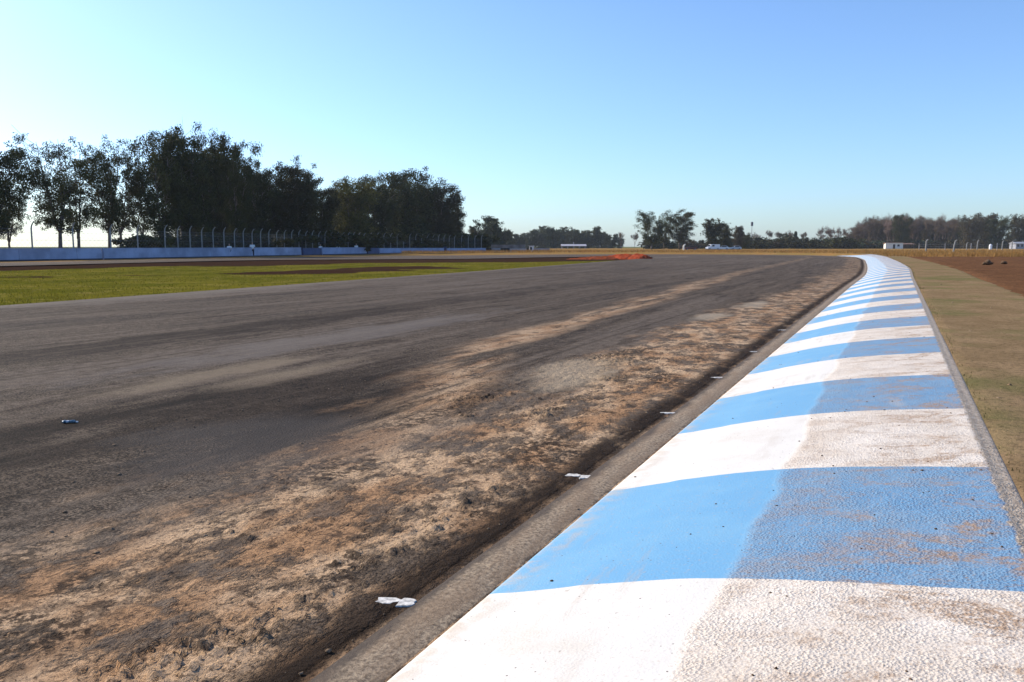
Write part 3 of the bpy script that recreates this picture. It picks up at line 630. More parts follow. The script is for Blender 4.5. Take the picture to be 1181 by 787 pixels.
def bare(h, seed, spread=.62, kids=(2, 3), depth=6, mat=None):
    random.seed(seed); g = MB(); tips = []; ap = []; b = h * .16
    g.tube([(0, 0, -.3), (random.gauss(0, .1), 0, b * .5), (0, 0, b)], [h * .02, h * .017, h * .015], 6)
    for k in range(3):
        a = 2.1 * k + random.random(); grow(g, Vector((0, 0, b)), Vector((math.cos(a) * .55, math.sin(a) * .55, 1)), h * .27, h * .0115, depth, tips, .55, spread, kids, .72, .022, 4, .62, .16, ap)
    zt = max(v[2] for v in g.v); s = h / zt; v = np.array(g.v); v[:, 2] *= s
    thick = [i for i in range(len(g.f))]
    return v, g.f, np.array([(t_.x, t_.y, t_.z * s) for t_ in tips])
vt, ct = [], []
def gum(h, half, nlead, cb, dens, cr, nleaf, size, seed, leafm, lean=0.0, step=.42, flat_top=.55):
    """eucalyptus-like tree: a few rising leaders with side branches from cb*h upwards, leaf sprays along the outer half of each branch"""
    random.seed(seed); g = MB(); cl = []; rd = []
    fork = h * random.uniform(.16, .26); base = Vector((random.gauss(0, .1), 0, -.3)); top = Vector((lean * fork * .5, random.gauss(0, .1), fork))
    g.tube([base, base.lerp(top, .5) + Vector((random.gauss(0, .1), random.gauss(0, .1), 0)), top], [h * .022, h * .018, h * .0155], 7)
    for k in range(nlead):
        a = 2 * math.pi * k / nlead + random.uniform(-.6, .6); off = half * random.uniform(.25, .62) if nlead > 1 else 0; hh = h * random.uniform(.66, .98) if k else h * .985
        e = Vector((math.cos(a) * off + lean * h * .25, math.sin(a) * off, hh)); mid = top.lerp(e, .5) + Vector((math.cos(a) * off * .22 + random.gauss(0, .25), math.sin(a) * off * .22 + random.gauss(0, .25), 0))
        N = 14; path = [top * (1 - t) ** 2 + mid * 2 * t * (1 - t) + e * t * t + Vector((random.gauss(0, .07), random.gauss(0, .07), 0)) for t in [q / N for q in range(N + 1)]]
        g.tube(path, [h * .0125 * (1 - .88 * q / N) for q in range(N + 1)], 6)
        z = max(h * cb, fork * .9); 
        while z < hh:
            t = (z - fork) / (hh - fork); t = min(max(t, .02), 1); idx = min(int(t * N), N - 1); p = path[idx].lerp(path[idx + 1], t * N - idx)
            if z < fork: p = Vector((top.x, top.y, z))
            f = ((z - h * cb) / (h * (1 - cb))); env = (math.sin(math.pi * min(1, .12 + .80 * max(f, 0) ** 1.35)) ** .6) if f < 1 else .2
            L = half * (.25 + .75 * env) * random.uniform(.30, .80); az = random.uniform(0, 6.283) if random.random() < .4 else a + random.gauss(0, 1.0); up = random.uniform(.25, .95)
            d = Vector((math.cos(az), math.sin(az), up)).normalized(); q1 = p + d * L * .5; q2 = p + d * L + Vector((0, 0, random.uniform(-.12, .22) * L))
            g.tube([p, q1, q2], [max(.018, h * .0042 * (1 - .6 * f)), .022, .012], 4, False)
            for u in (.45, .7, .9, 1.05):
                if random.random() < dens:
                    c = p.lerp(q1, u * 2) if u < .5 else q1.lerp(q2, (u - .5) * 2); s_ = cr * random.uniform(.45, 1.15); sp = s_ * .55
                    cl.append((c.x + random.gauss(0, sp), c.y + random.gauss(0, sp), c.z + random.gauss(0, sp * .7) + .1)); rd.append(s_)
            z += step * random.uniform(.5, 1.5)
        for q in range(3): cl.append(tuple(e + Vector((random.gauss(0, .3), random.gauss(0, .3), random.uniform(-.6, .05))))); rd.append(cr * random.uniform(.4, .8))
    if cb < .1:
        for q in range(40):
            a = random.uniform(0, 6.28); q_ = half * random.random() ** .6 * .75; cl.append((q_ * math.cos(a), q_ * math.sin(a), random.uniform(.02, .30) * h)); rd.append(cr * random.uniform(.7, 1.2))
    cl = np.array(cl); rd = np.array(rd); k = len(cl); n_ = np.maximum(6, (nleaf * (rd / cr) ** 1.6)).astype(int)
    c = np.repeat(cl, n_, 0); rr_ = np.repeat(rd, n_); m_ = len(c); p = c + np.clip(rng.normal(0, .44, (m_, 3)), -.8, .8) * rr_[:, None] * np.array([1, 1, .8])
    a = rng.normal(size=(m_, 3)); a[:, 2] -= .5; a /= np.linalg.norm(a, axis=1)[:, None]; b = np.cross(a, rng.normal(size=(m_, 3))); b /= np.linalg.norm(b, axis=1)[:, None]
    s_ = size * rng.uniform(.55, 1.45, (m_, 1)); a = a * s_; b = b * s_ * .4; p[:, 2] = np.maximum(p[:, 2], .1)
    p[:, 2] *= h / np.percentile(p[:, 2], 99.3)
    V = np.stack([p - a, p + b, p + a, p - b], 1).reshape(-1, 3)
    return g.mesh('trunk', barkd, True), mesh('crown', V, np.arange(4 * m_).reshape(-1, 4), leafm)
E_sparse = [gum(14, 5.6, 4, .27, .66, .98, 125, .125, 101, leaf_e, .14, .50), gum(14, 5.2, 3, .27, .68, .98, 125, .125, 102, leaf_e, -.14, .46), gum(14, 5.4, 4, .24, .66, .98, 125, .125, 103, leaf_e, 0, .50)]
E_dense = [gum(14, 5.2, 4, .14, .72, 1.15, 150, .14, 111, leaf_d, .05, .52), gum(14, 5.4, 4, .12, .72, 1.15, 150, .14, 112, leaf_d, -.05, .52), gum(14, 4.8, 4, .16, .7, 1.1, 140, .14, 113, leaf_e, 0, .52)]
E_full = [gum(12, 5.4, 5, .04, .8, 1.25, 150, .155, 121, leaf_d, 0, .55), gum(12, 5.2, 5, .04, .8, 1.25, 150, .155, 122, leaf_d, .04, .55)]
E_yel = [gum(11, 4.6, 4, .06, .85, 1.15, 150, .145, 131, leaf_y, 0, .5)]
E_far = [gum(12, 4.6, 4, .05, .9, 1.3, 46, .32, 141, leaf_b, .0, .6), gum(12, 4.2, 4, .05, .9, 1.3, 46, .32, 142, leaf_b, .05, .6), gum(12, 4.0, 4, .08, .9, 1.25, 46, .32, 143, leaf_d, -.04, .6)]
E_brn = [gum(13, 4.8, 6, .08, .85, 1.1, 40, .24, 151, leaf_r), gum(13, 5.0, 6, .08, .85, 1.1, 40, .24, 152, leaf_r, .03)]
bark_w = flat('winter_twigs', (.115, .078, .05), .95, .25, .7); bark_p = flat('pinkish_twigs', (.17, .115, .09), .95, .25, .7)
BARE = []
for sd, mt in ((201, bark_w), (202, bark_w), (203, bark_p), (204, bark_w)):
    v, f, tp_ = bare(13, sd)
    hi_ = v[:, 2]; 
    f1 = []; f2 = []
    for q in f: (f1 if np.mean([hi_[i] for i in q]) < 3.4 else f2).append(q)
    BARE.append((mesh('trunk', v, f1, barkg, smooth=True), mesh('crown', v, f2, mt, smooth=True)))
    for me in BARE[-1]:
        bm = bmesh.new(); bm.from_mesh(me); bmesh.ops.delete(bm, geom=[x for x in bm.verts if not x.link_faces], context='VERTS')
        if me is BARE[-1][1]:
            for q in tp_:
                for _ in range(9):
                    a = Vector((random.gauss(0, .8), random.gauss(0, .8), random.gauss(.4, .7))) * .42; p0 = Vector(q) + Vector((random.gauss(0, .3), random.gauss(0, .3), random.gauss(-.1, .3))); sd_ = a.cross(Vector((random.random(), random.random(), random.random()))).normalized() * .022
                    bm.faces.new([bm.verts.new(x) for x in (p0 - sd_, p0 + sd_, p0 + a)])
        bm.to_mesh(me); bm.free()
def pine(h, seed):
    random.seed(seed); g = MB().tube([(0, 0, -.3), (0, 0, h * .5), (0, 0, h)], [h * .018, h * .012, .03], 6); pts = []; rad = []
    for k in range(64):
        z = h * (.08 + .9 * (k / 64)); r_ = h * .27 * (1 - (z / h)) ** .8 + .15; a = k * 2.4; q = random.uniform(.4, 1) * r_; pts.append((q * math.cos(a), q * math.sin(a), z)); rad.append(.5 + .5 * r_ * .55)
    V, Fc = leafcloud(pts, rad, 90, .30, .6); return g.mesh('trunk', barkd, True), mesh('crown', V, Fc, leaf_b)
PINE = [pine(12, 5)]
def bush(seed, mat):
    random.seed(seed); g = MB()
    pts = [(random.gauss(0, .8), random.gauss(0, .8), random.uniform(.3, 1.9)) for _ in range(26)]
    for q in pts[:9]: g.tube([(0, 0, -.2), (q[0] * .4, q[1] * .4, q[2] * .5), q], [.05, .035, .015], 4, False)
    V, Fc = leafcloud(pts, [random.uniform(.4, .75) for _ in pts], 80, .2, .9); return g.mesh('stem', barkd), mesh('foliage', V, Fc, mat)
BUSH = [bush(1, leaf_d), bush(2, leaf_b), bush(3, leaf_r)]
random.seed(3)
HT = {id(x): h for L_, h in ((E_sparse, 14), (E_dense, 14), (E_full, 12), (E_yel, 11), (E_far, 12), (E_brn, 13), (BARE, 13), (PINE, 12)) for x in L_}
def plant(name, proto, px, Y, top, label, cat='tree', group=None, rz=None, wide=1.0, z=0.0):
    x, y = far(px, Y); h = tall(top, Y) - z; s = h / HT.get(id(proto), 2.2)
    e = tag(empty(name, (x, y, z), random.uniform(0, 6.28) if rz is None else rz), label, cat, group)
    a, b = proto; nm = ('stem', 'foliage') if cat == 'bush' else ('trunk', 'crown')
    link(nm[0], a, e); link(nm[1], b, e); e.scale = (s * wide, s * wide, s); return e
gL = 'trees in a row behind the blue wall'
row = [(-45, 80, 160, E_dense[0], 1.0, 'dark leafy eucalyptus cut by the left picture edge, behind its neighbour'), (-8, 80, 164, E_dense[1], .95, 'dense dark eucalyptus at the left picture edge with low hanging branches'),
       (10, 92, 205, E_sparse[1], .8, 'low loose tree below the big eucalyptus at the left picture edge'),
       (72, 86, 167, E_sparse[0], .95, 'loose slim eucalyptus with bright sky showing through, left of its twin'), (90, 89, 170, E_sparse[1], .8, 'loose slim eucalyptus with forked trunk, right of its twin'),
       (127, 92, 168, E_sparse[2], .72, 'thin eucalyptus with airy top before the tall dark group'), (138, 94, 176, E_sparse[0], .7, 'thin eucalyptus close against the airy one, slightly shorter'),
       (166, 98, 200, E_sparse[1], .6, 'low thin tree in the gap before the tall dark group'),
       (186, 96, 157, E_dense[2], .78, 'tall dark eucalyptus with feathery left outline'), (212, 99, 152, E_dense[0], .68, 'tallest dark eucalyptus of the whole row'), (238, 102, 166, E_dense[1], .6, 'dark eucalyptus between the tallest one and the knob topped one'),
       (272, 103, 160, E_dense[2], .52, 'dark eucalyptus with a knob of foliage on top'), (256, 118, 178, E_full[0], .8, 'dark leafy tree filling in behind the knob topped eucalyptus'), (225, 118, 180, E_full[1], .8, 'dark leafy tree filling in behind the tallest eucalyptus'),
       (300, 114, 190, E_dense[0], .8, 'dark tree where the row steps down in height'), (322, 118, 196, E_full[0], .85, 'dark bushy tree behind the second set of bright posts'), (347, 120, 192, E_dense[1], .85, 'dark tree with rounded twin tops above the gate section'),
       (368, 126, 216, E_full[1], .8, 'lower dark tree left of the yellowish tree'), (282, 126, 205, E_full[1], .85, 'lower dark tree in the shade behind the bright posts'), (335, 134, 212, E_full[0], .85, 'low dark tree closing the row above the gate section'),
       (405, 138, 212, E_yel[0], 1.0, 'yellow green tree lit by the sun in the middle of the row'), (418, 146, 205, E_dense[2], .75, 'darker tree rising just behind the yellow green one'), (392, 152, 224, E_full[0], .8, 'low dark tree peeping out left of the yellow green one'), (437, 152, 217, E_full[1], .8, 'dark tree between the yellow green one and the broad one'),
       (472, 160, 200, E_full[0], 1.0, 'broad dark tree with the highest dome at the right end of the row'), (456, 168, 208, E_dense[1], .8, 'dark tree on the left shoulder of the broad dome'), (503, 166, 214, E_full[1], .95, 'dark tree on the right shoulder of the broad dome'), (524, 172, 238, E_full[0], .8, 'lowest rightmost dark tree of the row'), (490, 182, 222, E_full[0], .9, 'dark tree hidden deep behind the broad dome')]
for px, Y, top, pr, wd, lb in row: plant('eucalyptus_tree', pr, px, Y, top, lb, group=gL, wide=wd, z=-.1)
for k in range(34):
    px = 168 + k * 11.2; x_, y_ = wp(px); plant('bush', BUSH[0], px + random.uniform(-3, 3), y_ + 9 + (k * 5) % 9, 272 + (k * 7) % 6 - (4 if k > 8 else 0), 'dark bush under the trees behind the wire fence', 'bush', 'dark bushes behind the wire fence', wide=1.5, z=-.1)
# centre: pine, far treeline, pair of eucalypts, scattered trees
plant('leafy_tree', E_far[0], 566, 262, 251.5, 'bluish tree with the highest top just right of the tall dark row', wide=1.05, z=-.1); plant('leafy_tree', E_far[2], 551, 275, 262, 'dark tree filling the gap next to the tall dark row', wide=1.2, z=-.1)
plant('leafy_tree', E_far[1], 579, 290, 263, 'lower bluish tree on the right slope of the highest bluish one', wide=1.25, z=-.1); plant('pine_tree', PINE[0], 570, 268, 253, 'pointed pine inside the bluish clump right of the dark row', wide=1.1, z=-.1)
gF = 'trees of the far treeline'
tops = [(590, 268), (598, 271), (606, 270), (614, 266), (622, 267), (630, 262), (637, 264), (645, 266), (653, 263), (661, 267), (668, 266), (676, 268), (684, 263), (691, 266), (699, 269), (707, 271), (602, 274), (640, 272), (673, 273), (715, 274)]
for k, (px, tp) in enumerate(tops): plant('far_tree', E_far[k % 3], px, 400 + 30 * (k % 3), tp, 'hazy bluish green tree in the far treeline behind the red heap', group=gF, wide=1.15)
gB = 'bare winter trees in the distance'
for px, Y, tp, pr, wd, lb in [(716, 380, 268, BARE[0], .8, 'bare pale tree at the right end of the far treeline'), (732, 380, 268, BARE[1], .7, 'slim bare tree just left of the eucalyptus pair'),
        (870, 380, 268, BARE[1], .8, 'bare tree under the thin mast'), (888, 390, 266, BARE[0], .8, 'pale bare tree between mast and dark bushes'), (898, 400, 266, BARE[3], .8, 'second pale bare tree right beside the dark round clump'), (912, 390, 266, BARE[1], .9, 'bare twiggy tree above the dark round clump'), (926, 390, 268, BARE[0], .8, 'bare tree right of the dark round clump'),
        (947, 360, 262, BARE[2], .9, 'pinkish bare tree, left one of three standing alone'), (957, 360, 261, BARE[2], .9, 'pinkish bare tree, middle one of three standing alone'), (966, 365, 262, BARE[2], .8, 'pinkish bare tree, right one of three standing alone'), (974, 370, 264, BARE[0], .6, 'slim bare tree before the big brown wood')]:
    plant('bare_tree', pr, px, Y, tp, lb, group=gB, wide=wd, z=.1)
gE = 'eucalyptus trees beyond the far bend'
plant('eucalyptus_tree', E_dense[2], 752, 240, 246, 'left one of the eucalyptus pair standing alone beyond the bend', group=gE, wide=1.25); plant('eucalyptus_tree', E_dense[0], 784, 244, 244, 'right one of the eucalyptus pair standing alone beyond the bend', group=gE, wide=1.3)
plant('eucalyptus_tree', E_sparse[0], 766, 252, 252, 'thinner eucalyptus in the gap between the pair', group=gE, wide=.7)
plant('leafy_tree', E_far[2], 822, 250, 254, 'green leafy tree behind the white vehicles', wide=.95); plant('leafy_tree', E_full[0], 836, 262, 259, 'dark tree joined to the right of the green leafy tree', wide=.9); plant('leafy_tree', E_brn[0], 851, 268, 262, 'reddish brown tree right of the white vehicles', wide=.8); plant('leafy_tree', E_full[1], 860, 290, 270, 'small dark tree under the thin mast', wide=.9)
plant('leafy_tree', E_full[0], 906, 340, 270, 'dark round clump among the pale bare trees', wide=1.0); plant('leafy_tree', PINE[0], 917, 340, 267, 'dark pointed tree on top of the dark round clump', wide=.9)
gU = 'dark bushes along the far field'
for k, px in enumerate([758, 772, 790, 805, 842, 858, 868, 877, 884, 893, 902, 914, 924, 932, 939, 946, 955, 963, 972, 982]):
    plant('bush', BUSH[k % 3], px, 300 + (k * 7) % 40, 274 + (k * 5) % 6, 'dark bush low along the edge of the far field', 'bush', gU, wide=1.6)
# big brown wood on the right
gW = 'trees of the brown wood'
prof_w = [(978, 268), (985, 258), (993, 254), (1001, 252), (1009, 250), (1017, 249), (1024, 250), (1031, 248), (1038, 250), (1046, 250), (1054, 251), (1062, 250), (1070, 252), (1078, 249), (1086, 251), (1094, 254), (1102, 252), (1108, 262)]
for k, (px, tp) in enumerate(prof_w):
    plant('wood_tree', BARE[k % 4], px, 350 + 12 * (k % 3), tp + 1, 'bare brown tree in the dense wood behind the white hut', group=gW, wide=.85, z=.1)
    plant('wood_tree', BARE[(k + 1) % 4], px + 4, 385 + 12 * (k % 3), tp - 1, 'bare brown tree in the dense wood behind the white hut', group=gW, wide=.95, z=.1)
    plant('wood_tree', E_brn[k % 2], px + 1, 372 + 9 * (k % 4), tp + 9 + (k * 5) % 5, 'brown leafy tree low in the dense wood behind the white hut', group='brown leafy trees of the wood', wide=1.0, z=.1)
plant('wood_tree', E_full[0], 1040, 340, 250, 'single dark evergreen in the middle of the brown wood', wide=.75)
for px, tp, pr, wd, lb in [(1120, 251, E_brn[1], 1.0, 'rounded brownish tree right of the wood, left half of the dome'), (1136, 248, E_brn[0], 1.0, 'rounded brownish tree with dark top right of the wood'), (1128, 250, BARE[2], 1.0, 'bare branches rising inside the rounded dome of trees'), (1150, 252, E_full[1], .9, 'dark evergreen on the right slope of the rounded dome'), (1112, 262, E_full[0], .8, 'dark low tree between the wood and the rounded dome'),
        (1163, 268, E_full[0], .8, 'low dark evergreen before the right picture edge'), (1176, 250, E_brn[1], .9, 'brown tree at the right picture edge'), (1184, 246, BARE[2], .9, 'bare reddish tree cut by the right picture edge'), (1200, 252, E_brn[0], 1.0, 'brown tree just past the right picture edge')]:
    plant('round_tree', pr, px, 330 + px % 5 * 6, tp, lb, group='trees at the right edge', wide=wd, z=.1)
for k, px in enumerate([990, 1002, 1014, 1048, 1058, 1070, 1082, 1094, 1106, 1118, 1130, 1150, 1162]):
    plant('bush', BUSH[(k * 2 + 2) % 3], px, 335 + (k * 7) % 20, 277 + (k * 5) % 4, 'dark undergrowth bush at the foot of the brown wood', 'bush', 'undergrowth of the brown wood', wide=1.8)

# ------------------------------------------------------------------ huts, vehicles, posts far off
cream = flat('whitewash', (.78, .74, .64), .8, .08, 2); roofb = flat('brown_roof', (.16, .09, .06), .8); dark = flat('dark_opening', (.02, .02, .025), .4); glass = flat('vehicle_glass', (.02, .025, .03), .15)
def hut(px0, px1, Y, h, label, roofm, rz=0.3, shed=False):
    x0, x1 = far(px0, Y)[0], far(px1, Y)[0]; wd = x1 - x0
    e = tag(empty('hut', ((x0 + x1) / 2, Y, .1), rz), label, 'hut'); hw = wd / 2
    MB().prism([(-2, 0), (2, 0), (2, h * .8), (-2, h)], -hw, hw).obj('wall', cream, e)
    MB().prism([(-2.4, h + .10), (2.4, h * .8 - .04), (2.4, h * .8 + .10), (-2.4, h + .24)], -hw - .3, hw + .3).obj('roof', roofm, e)
    f = MB().box(-hw * .15, -2.04, 0, hw * .0 + .3, -2.004, h * .75).obj('door', dark, e)
    MB().box(hw * .35, -2.05, h * .4, hw * .6, -2.006, h * .72).obj('window', dark, e); return e
hut(1021, 1039.5, 318, 2.35, 'white hut with brown roof in front of the dense wood', roofb, -.25)
cx, cy = far(1045, 322); e = tag(empty('lean_to', (cx, cy, .1)), 'dark open lean-to against the right side of the white hut', 'shed')
for k in (-2.3, 2.3): MB().box(k - .08, -1.6, 0, k + .08, -1.45, 1.7).obj('post', barkg, e)
MB().prism([(-1.9, 1.72), (1.9, 2.1), (1.9, 2.2), (-1.9, 1.82)], -2.8, 2.8).obj('roof', roofb, e); MB().box(-2.4, 1.3, 0, 2.4, 1.45, 1.7).obj('back_board', flat('shed_boards', (.10, .06, .045)), e)
# open shed with pale roof behind the infield
Y = 330; x0, x1 = far(647, Y)[0], far(676, Y)[0]; e = tag(empty('open_shed', ((x0 + x1) / 2, Y, -.1)), 'open shed with a long pale roof in front of the far treeline', 'shed'); hw = (x1 - x0) / 2
MB().prism([(-2.6, 1.35), (0, 2.05), (2.6, 1.35), (2.6, 1.25), (0, 1.95), (-2.6, 1.25)], -hw, hw).obj('roof', flat('pale_roof', (.36, .35, .37)), e)
for k in range(5):
    xx = -hw + .3 + k * (2 * hw - .6) / 4; MB().box(xx - .09, -2.3, 0, xx + .09, -2.12, 1.34).obj('post', greyw, e); MB().box(xx - .09, 2.12, 0, xx + .09, 2.3, 1.34).obj('post', greyw, e)
MB().tube([(0, 0, 2.05), (0, 0, 2.9)], [.12, .2], 8).obj('roof_vent', greyw, e)
def vehicle(px, Y, rz, paint, label, van=True, name=None, z=.1):
    x, y = far(px, Y); e = tag(empty(name or ('van' if van else 'car'), (x, y, z), rz), label, 'van' if van else 'car')
    L2 = 2.4 if van else 2.05; prof = [(-L2, .35), (L2 - .05, .35), (L2, .6), (L2 - .1, .95), (L2 - .75, 1.12), (L2 - 1.35, 1.9), (-L2 + .1, 1.95), (-L2, 1.7)] if van else [(-L2, .3), (L2, .3), (L2 + .02, .6), (L2 - .15, .82), (.95, .92), (.45, 1.42), (-1.1, 1.45), (-1.75, .98), (-L2, .9)]
    b = MB().prism(prof, -.82, .82); me = b.mesh('body', paint); bm = bmesh.new(); bm.from_mesh(me); bmesh.ops.recalc_face_normals(bm, faces=bm.faces); bmesh.ops.bevel(bm, geom=bm.edges[:], offset=.06, segments=2, affect='EDGES'); bm.to_mesh(me); bm.free(); link('body', me, e)
    for s in (-1, 1):
        wz = [(-.2, 1.2), (.95, 1.2), (.55, 1.75), (-.2, 1.75)] if van else [(-1.35, .98), (.75, .98), (.38, 1.34), (-1.05, 1.36)]
        MB().prism(wz, s * .822, s * .835).obj('window', glass, e)
        for yy in (-L2 + .85, L2 - .8):
            w_ = MB().tube([(s * .62, yy, .32), (s * .66, yy, .32), (s * .84, yy, .32), (s * .86, yy, .32)], [.27, .32, .32, .27], 14).obj('wheel', tyre, e); MB().tube([(s * .861, yy, .32), (s * .875, yy, .32)], .17, 10).obj('rim', greyw, w_)
    y0, z0, y1, z1 = (L2 - .78, 1.16, L2 - 1.3, 1.82) if van else (.9, .96, .5, 1.38)
    MB().add([(-.68, y0 + .03, z0), (.68, y0 + .03, z0), (.62, y1 + .03, z1), (-.62, y1 + .03, z1), (-.68, y0 - .02, z0), (.68, y0 - .02, z0), (.62, y1 - .02, z1), (-.62, y1 - .02, z1)], [(0, 1, 2, 3), (7, 6, 5, 4), (0, 4, 5, 1), (1, 5, 6, 2), (2, 6, 7, 3), (3, 7, 4, 0)]).obj('windscreen', glass, e)
    for s in (-.55, .55): MB().box(s - .14, L2 - .03, .62, s + .14, L2 + .03, .76).obj('headlight', lampm, e)
    e.scale = (.82, .82, .82)
    return e
lampm = flat('lamp_glass', (.6, .6, .58), .2); wht = flat('white_car_paint', (.75, .76, .78), .35, .04); mar = flat('maroon_paint', (.09, .02, .02), .35, .1); slv = flat('silver_paint', (.5, .52, .55), .35, .05)
vehicle(822, 232, 1.9, wht, 'white van parked left in the row beneath the green leafy tree'); vehicle(834, 236, 1.35, wht, 'white car parked right beside the white van', False); vehicle(848, 238, 1.8, slv, 'silver white car parked apart, right of the van', False)
vehicle(797, 222, 1.5, mar, 'dark red car parked under the eucalyptus pair', False, z=.1)
cx, cy = far(788.5, 214); tag(MB().tube([(0, 0, -.1), (0, 0, 1.0), (.10, 0, 1.3), (.45, 0, 1.55)], [.22, .22, .2, .1], 8).obj('marker_post', cream), 'white bent marker left of the dark red car', 'post').location = (cx, cy, .1)
cx, cy = far(866.5, 380); e = tag(empty('mast', (cx, cy, .1)), 'thin dark mast rising above the bare trees', 'mast'); hm = tall(256.5, 380)
MB().tube([(0, 0, 0), (0, 0, hm)], [.18, .10], 6).obj('pole', greyw, e); MB().box(-.45, -.3, hm - 2.0, .45, .3, hm - .2).obj('antenna', flat('antenna_grey', (.12, .13, .15)), e)
gP = 'leaning concrete posts at the edge of the far field'
for px, py, tp, ln, lb in [(1068, 291, 276.5, .05, 'grey post right of the white hut'), (1100, 291, 277, .30, 'bright leaning concrete post before the brown wood'), (1115, 288.3, 280, .0, 'short faint post right of the bright leaning one'), (1127, 288.3, 277, .16, 'bent concrete post below the rounded dome of trees'), (1156, 289, 278, .02, 'thin greenish post before the dark evergreen'), (1167, 289, 278, .05, 'concrete post near the pale building at the right edge')]:
    x, y = at(px, py, .25); y = min(y, 190.0); x = far(px, y)[0]; h = tall(tp, y) - .25
    tag(MB().tube([(0, 0, -.15), (ln * .25, 0, h * .5), (ln * .7, 0, h * .88), (ln * .7 + .25, -.05, h)], [.13, .12, .11, .08], 6).obj('concrete_post', concm), lb, 'post', gP).location = (x, y, .25)
def pfence(): 
    e = tag(empty('wire_fence', (0, 0, 0)), 'thin wire fence strung in front of the brown wood', 'fence'); g = MB()
    pp = [far(px, Y) for px, Y in ((1060, 205), (1090, 200), (1120, 196), (1150, 192), (1200, 186))]
    for (x, y) in pp: MB().tube([(x, y, .1), (x, y, 1.9)], .06, 5).obj('post', greyw, e)
    for a, b in zip(pp[:-1], pp[1:]):
        for z in (.6, 1.1, 1.6): g.tube([(a[0], a[1], z), (b[0], b[1], z)], .012, 3, False)
    g.obj('wire', wirem, e)
pfence()
cx, cy = far(1142.5, 240); e = tag(empty('water_tank', (cx, cy, .15)), 'small bright white tank standing below the rounded dome of trees', 'tank'); MB().tube([(0, 0, 0), (0, 0, .15), (0, 0, 1.25), (0, 0, 1.5), (0, 0, 1.62)], [.36, .42, .42, .3, .12], 12).obj('tank_body', wht, e); MB().tube([(0, 0, 1.62), (0, 0, 1.72)], .12, 8).obj('lid', greyw, e)
cx, cy = far(1175, 300); e = tag(empty('pale_building', (cx, cy, .1), .2), 'pale building half hidden by trees at the right picture edge', 'building'); MB().box(-2.6, -1.5, 0, 2.6, 1.5, 2.0).obj('wall', flat('pale_wall', (.3, .31, .34)), e); MB().prism([(-1.8, 2.0), (1.8, 2.0), (0, 2.6)], -2.9, 2.9).obj('roof', greyw, e)
for k in (-1.7, 0.0, 1.7): MB().box(k - .4, -1.53, .8, k + .4, -1.503, 1.7).obj('window', dark, e)
# ------------------------------------------------------------------ red earth at the tip of the infield
redm = soil_mat('orange_red_earth', (.37, .068, .028), (.28, .06, .026), (.10, .022, .014), 1.0); redd = soil_mat('dull_red_earth', (.26, .062, .026), (.19, .055, .025), (.07, .025, .014), 1.0)
def heap(name, pts, mat, label):
    """pts: (x, y, radius x, radius y, height) humps"""
    x0 = min(p[0] - p[2] for p in pts) - .5; x1 = max(p[0] + p[2] for p in pts) + .5; y0 = min(p[1] - p[3] for p in pts) - .5; y1 = max(p[1] + p[3] for p in pts) + .5
    xs = np.linspace(x0, x1, 110); ys = np.linspace(y0, y1, 70); X, Y = np.meshgrid(xs, ys); Z = np.zeros_like(X)
    for (a, b, rx, ry, h) in pts: Z = np.maximum(Z, h * np.clip(1 - ((X - a) / rx) ** 2 - ((Y - b) / ry) ** 2, 0, 1) ** .8)
    Z = .68 * Z * (1 + .45 * fbm(X * 1.2, Y * 1.2, 4, 51, .6)) + np.where(Z > 0, .06 * fbm(X * 4, Y * 4, 3, 52), 0) - .09
    return tag(link(name, mesh(name, np.stack([X, Y, Z], -1).reshape(-1, 3), gridfaces(70, 110), mat)), label, 'earth heap', 'red earth heaps at the tip of the infield')
a = at(737, 298.5); b = at(722, 298.0); c = at(708, 298.0)
heap('earth_heap', [(a[0], a[1], 1.4, 1.5, .72), (a[0] - 1.2, a[1] + .8, 1.3, 1.6, .68)], redm, 'bright orange-red heap of earth at the tip of the infield')
heap('earth_heap', [(b[0] - .2, b[1] + 1.2, 1.7, 1.6, .62), (c[0] + .2, c[1] + 1, 1.6, 1.6, .48)], redm, 'orange-red earth heap just left of the brightest one')
l0 = at(692, 298.5); l1 = at(672, 298.5); l2 = at(652, 299.5)
heap('earth_heap', [(l0[0], l0[1] + 1, 2.6, 2.2, .42), (l1[0] + .8, l1[1] + .5, 2.4, 2.0, .26)], redd, 'long low dull red bank of earth trailing left of the heaps')

# ------------------------------------------------------------------ people behind the blue wall
skin = flat('skin', (.42, .26, .19), .6, .05); shirt = flat('white_shirt', (.78, .78, .76), .8, .05); trous = flat('dark_trousers', (.03, .035, .06), .8, .1); hairm = flat('dark_hair', (.015, .012, .010), .6, .1)
def skinned(name, joints, edges, mat, sub=2):
    me = bpy.data.meshes.new(name); me.from_pydata([j[0] for j in joints], edges, []); me.materials.append(mat); o = bpy.data.objects.new(name, me); C.objects.link(o)
    md = o.modifiers.new('skin', 'SKIN'); md.use_smooth_shade = True
    if not me.skin_vertices: 
        bm = bmesh.new(); bm.from_mesh(me); bm.verts.layers.skin.verify(); bm.to_mesh(me); bm.free()
    for i, j in enumerate(joints):
        s = me.skin_vertices[0].data[i]; s.radius = j[1] if isinstance(j[1], tuple) else (j[1], j[1]); s.use_root = (i == 0)
    o.modifiers.new('sub', 'SUBSURF').levels = sub; o.modifiers['sub'].render_levels = sub
    dg = bpy.context.evaluated_depsgraph_get(); dg.update(); m2 = bpy.data.meshes.new_from_object(o.evaluated_get(dg)); m2.name = name; bpy.data.objects.remove(o); return m2
